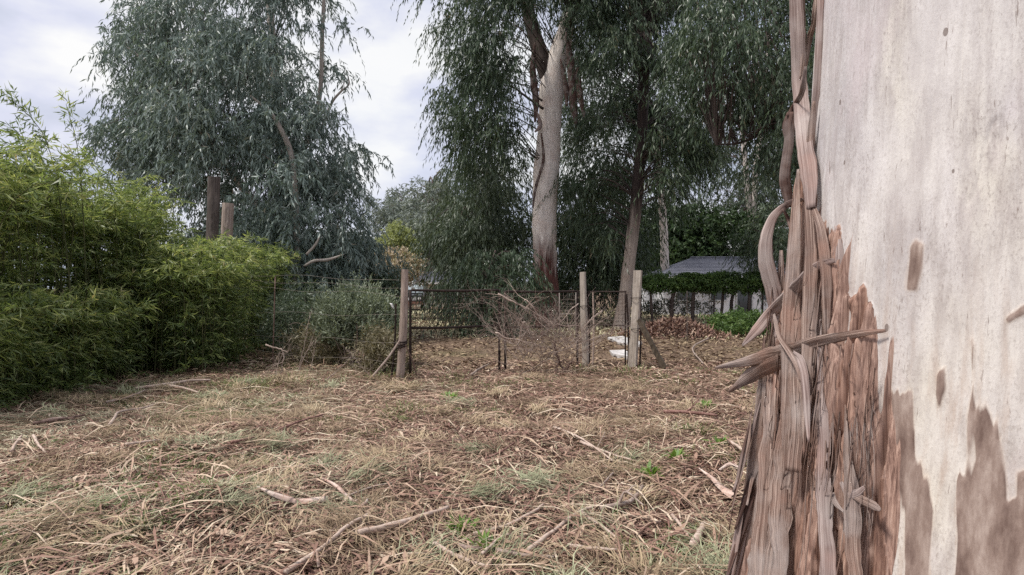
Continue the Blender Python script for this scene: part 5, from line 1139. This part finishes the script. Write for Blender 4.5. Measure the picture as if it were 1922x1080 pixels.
def build_far():
    Y = 52.0
    c = P(838, 0, Y)[0]; root = thing('shed', 'pale low shed half hidden by trees beyond the gate', 'shed', (c, Y, 0)); w, d, h = 4.6, 3.5, 1.9
    mb = MB(); mb.add(*box((c, Y + d / 2, h / 2), (w, d, h))); obj('wall', mb.mesh('wall'), M['cream_wall'], root)
    V = np.array([[c - w / 2 - .3, Y - .3, h], [c + w / 2 + .3, Y - .3, h], [c + w / 2 + .3, Y + d + .3, h], [c - w / 2 - .3, Y + d + .3, h], [c - w / 2 - .3, Y + d / 2, h + .9], [c + w / 2 + .3, Y + d / 2, h + .9]])
    mb = MB(); mb.add(V, np.array([[0, 1, 5, 4], [2, 3, 4, 5], [0, 4, 3, 3], [1, 2, 5, 5], [3, 2, 1, 0]])); obj('roof', mb.mesh('roof'), M['roof'], root)
    mb = MB(); mb.add(*box((c, Y - .33, h - .06), (w + .6, .06, .16))); obj('fascia', mb.mesh('fascia'), M['white_plastic'], root)
    for dx in (-1.9, -.7):
        f = MB(); f.add(*box((c + dx, Y - .03, 1.25), (.75, .07, .95))); o = obj('window', f.mesh('window'), M['white_plastic'], root); g = MB(); g.add(*box((c + dx, Y - .07, 1.25), (.6, .03, .8))); obj('pane', g.mesh('pane'), M['glass'], o)
    # parked pickup seen head-on behind the round gate post
    Y = 42.0; c = P(768, 0, Y)[0]; root = thing('parked_pickup', 'dark parked pickup seen head-on behind the round gate post', 'pickup', (c, Y, 0))
    def prism(pts, x0, x1):                      # side outline (y, z) extruded along x
        n = len(pts); V = np.array([[x0, Y + a, b] for a, b in pts] + [[x1, Y + a, b] for a, b in pts]); mb = MB()
        mb.add(V, np.array([[i, (i + 1) % n, n + (i + 1) % n, n + i] for i in range(n)]))
        for o in (0, n):
            cidx = [o + i for i in range(n)]; tri = [[cidx[0], cidx[i], cidx[i + 1]] for i in range(1, n - 1)]; mb.add(V, np.array(tri))
        return mb
    obj('body', prism([(0, .45), (0, 1.0), (1.2, 1.1), (1.35, 1.05), (4.6, 1.05), (4.6, .45)], c - .85, c + .85).mesh('body'), M['dark_paint'], root)
    obj('cab', prism([(1.15, 1.06), (1.75, 1.72), (3.0, 1.74), (3.2, 1.06)], c - .78, c + .78).mesh('cab'), M['dark_paint'], root)
    V = np.array([[c - .68, Y + 1.21, 1.16], [c + .68, Y + 1.21, 1.16], [c + .62, Y + 1.66, 1.66], [c - .62, Y + 1.66, 1.66]]) + [0, -.03, .012]; V2 = V + [0, .02, -.02]
    mb = MB(); mb.add(np.vstack([V, V2]), np.array([[0, 1, 2, 3], [7, 6, 5, 4], [0, 4, 5, 1], [1, 5, 6, 2], [2, 6, 7, 3], [3, 7, 4, 0]])); obj('windscreen', mb.mesh('windscreen'), M['windscreen'], root)
    mb = MB(); mb.add(*box((c, Y - .06, .52), (1.75, .14, .18))); obj('bumper', mb.mesh('bumper'), M['red_paint'], root)
    mb = MB(); mb.add(*box((c, Y - .015, .80), (.95, .05, .22))); obj('grille', mb.mesh('grille'), M['chrome'], root)
    for s in (-1, 1):
        mb = MB(); mb.add(*tube(np.array([[c + s * .65, Y + .02, .8], [c + s * .65, Y - .04, .8]]), .1, 12)); obj('headlight', mb.mesh('headlight'), M['white_plastic'], root)
        for yy in (.8, 3.7):
            mb = MB(); mb.add(*tube(np.array([[c + s * .66, Y + yy, .34], [c + s * .87, Y + yy, .34]]), .34, 18)); wh = obj('wheel', mb.mesh('wheel', True), M['tyre'], root)
            mb = MB(); mb.add(*tube(np.array([[c + s * .86, Y + yy, .34], [c + s * .885, Y + yy, .34]]), .19, 14)); obj('rim', mb.mesh('rim'), M['chrome'], wh)
    # pale flat slabs lying beyond the side gate
    for i, (pl, lab) in enumerate([([(1140, 640), (1168, 637), (1205, 650), (1200, 655), (1160, 650)], 'farther pale slab lying on the ground behind the braced post'), ([(1144, 664), (1172, 663), (1188, 670), (1185, 676), (1150, 670)], 'nearer pale slab lying on the ground behind the braced post')]):
        p = np.array([G(x, y) for x, y in pl]); n = len(p); top = np.c_[p, ground_h(p[:, 0], p[:, 1]) + .07]; bot = top - [0, 0, .09]; mb = MB(); V = np.vstack([top, bot])
        mb.add(V, np.array([[i_, (i_ + 1) % n, n + (i_ + 1) % n, n + i_] for i_ in range(n)])); mb.add(V, np.array([[0, k, k + 1] for k in range(1, n - 1)]))
        tag(obj('slab', mb.mesh('slab'), M['slab']), lab, 'slab')
M['windscreen'] = simple('pale_windscreen', (.30, .34, .36), .1, .5, .1, 2)
build_far()
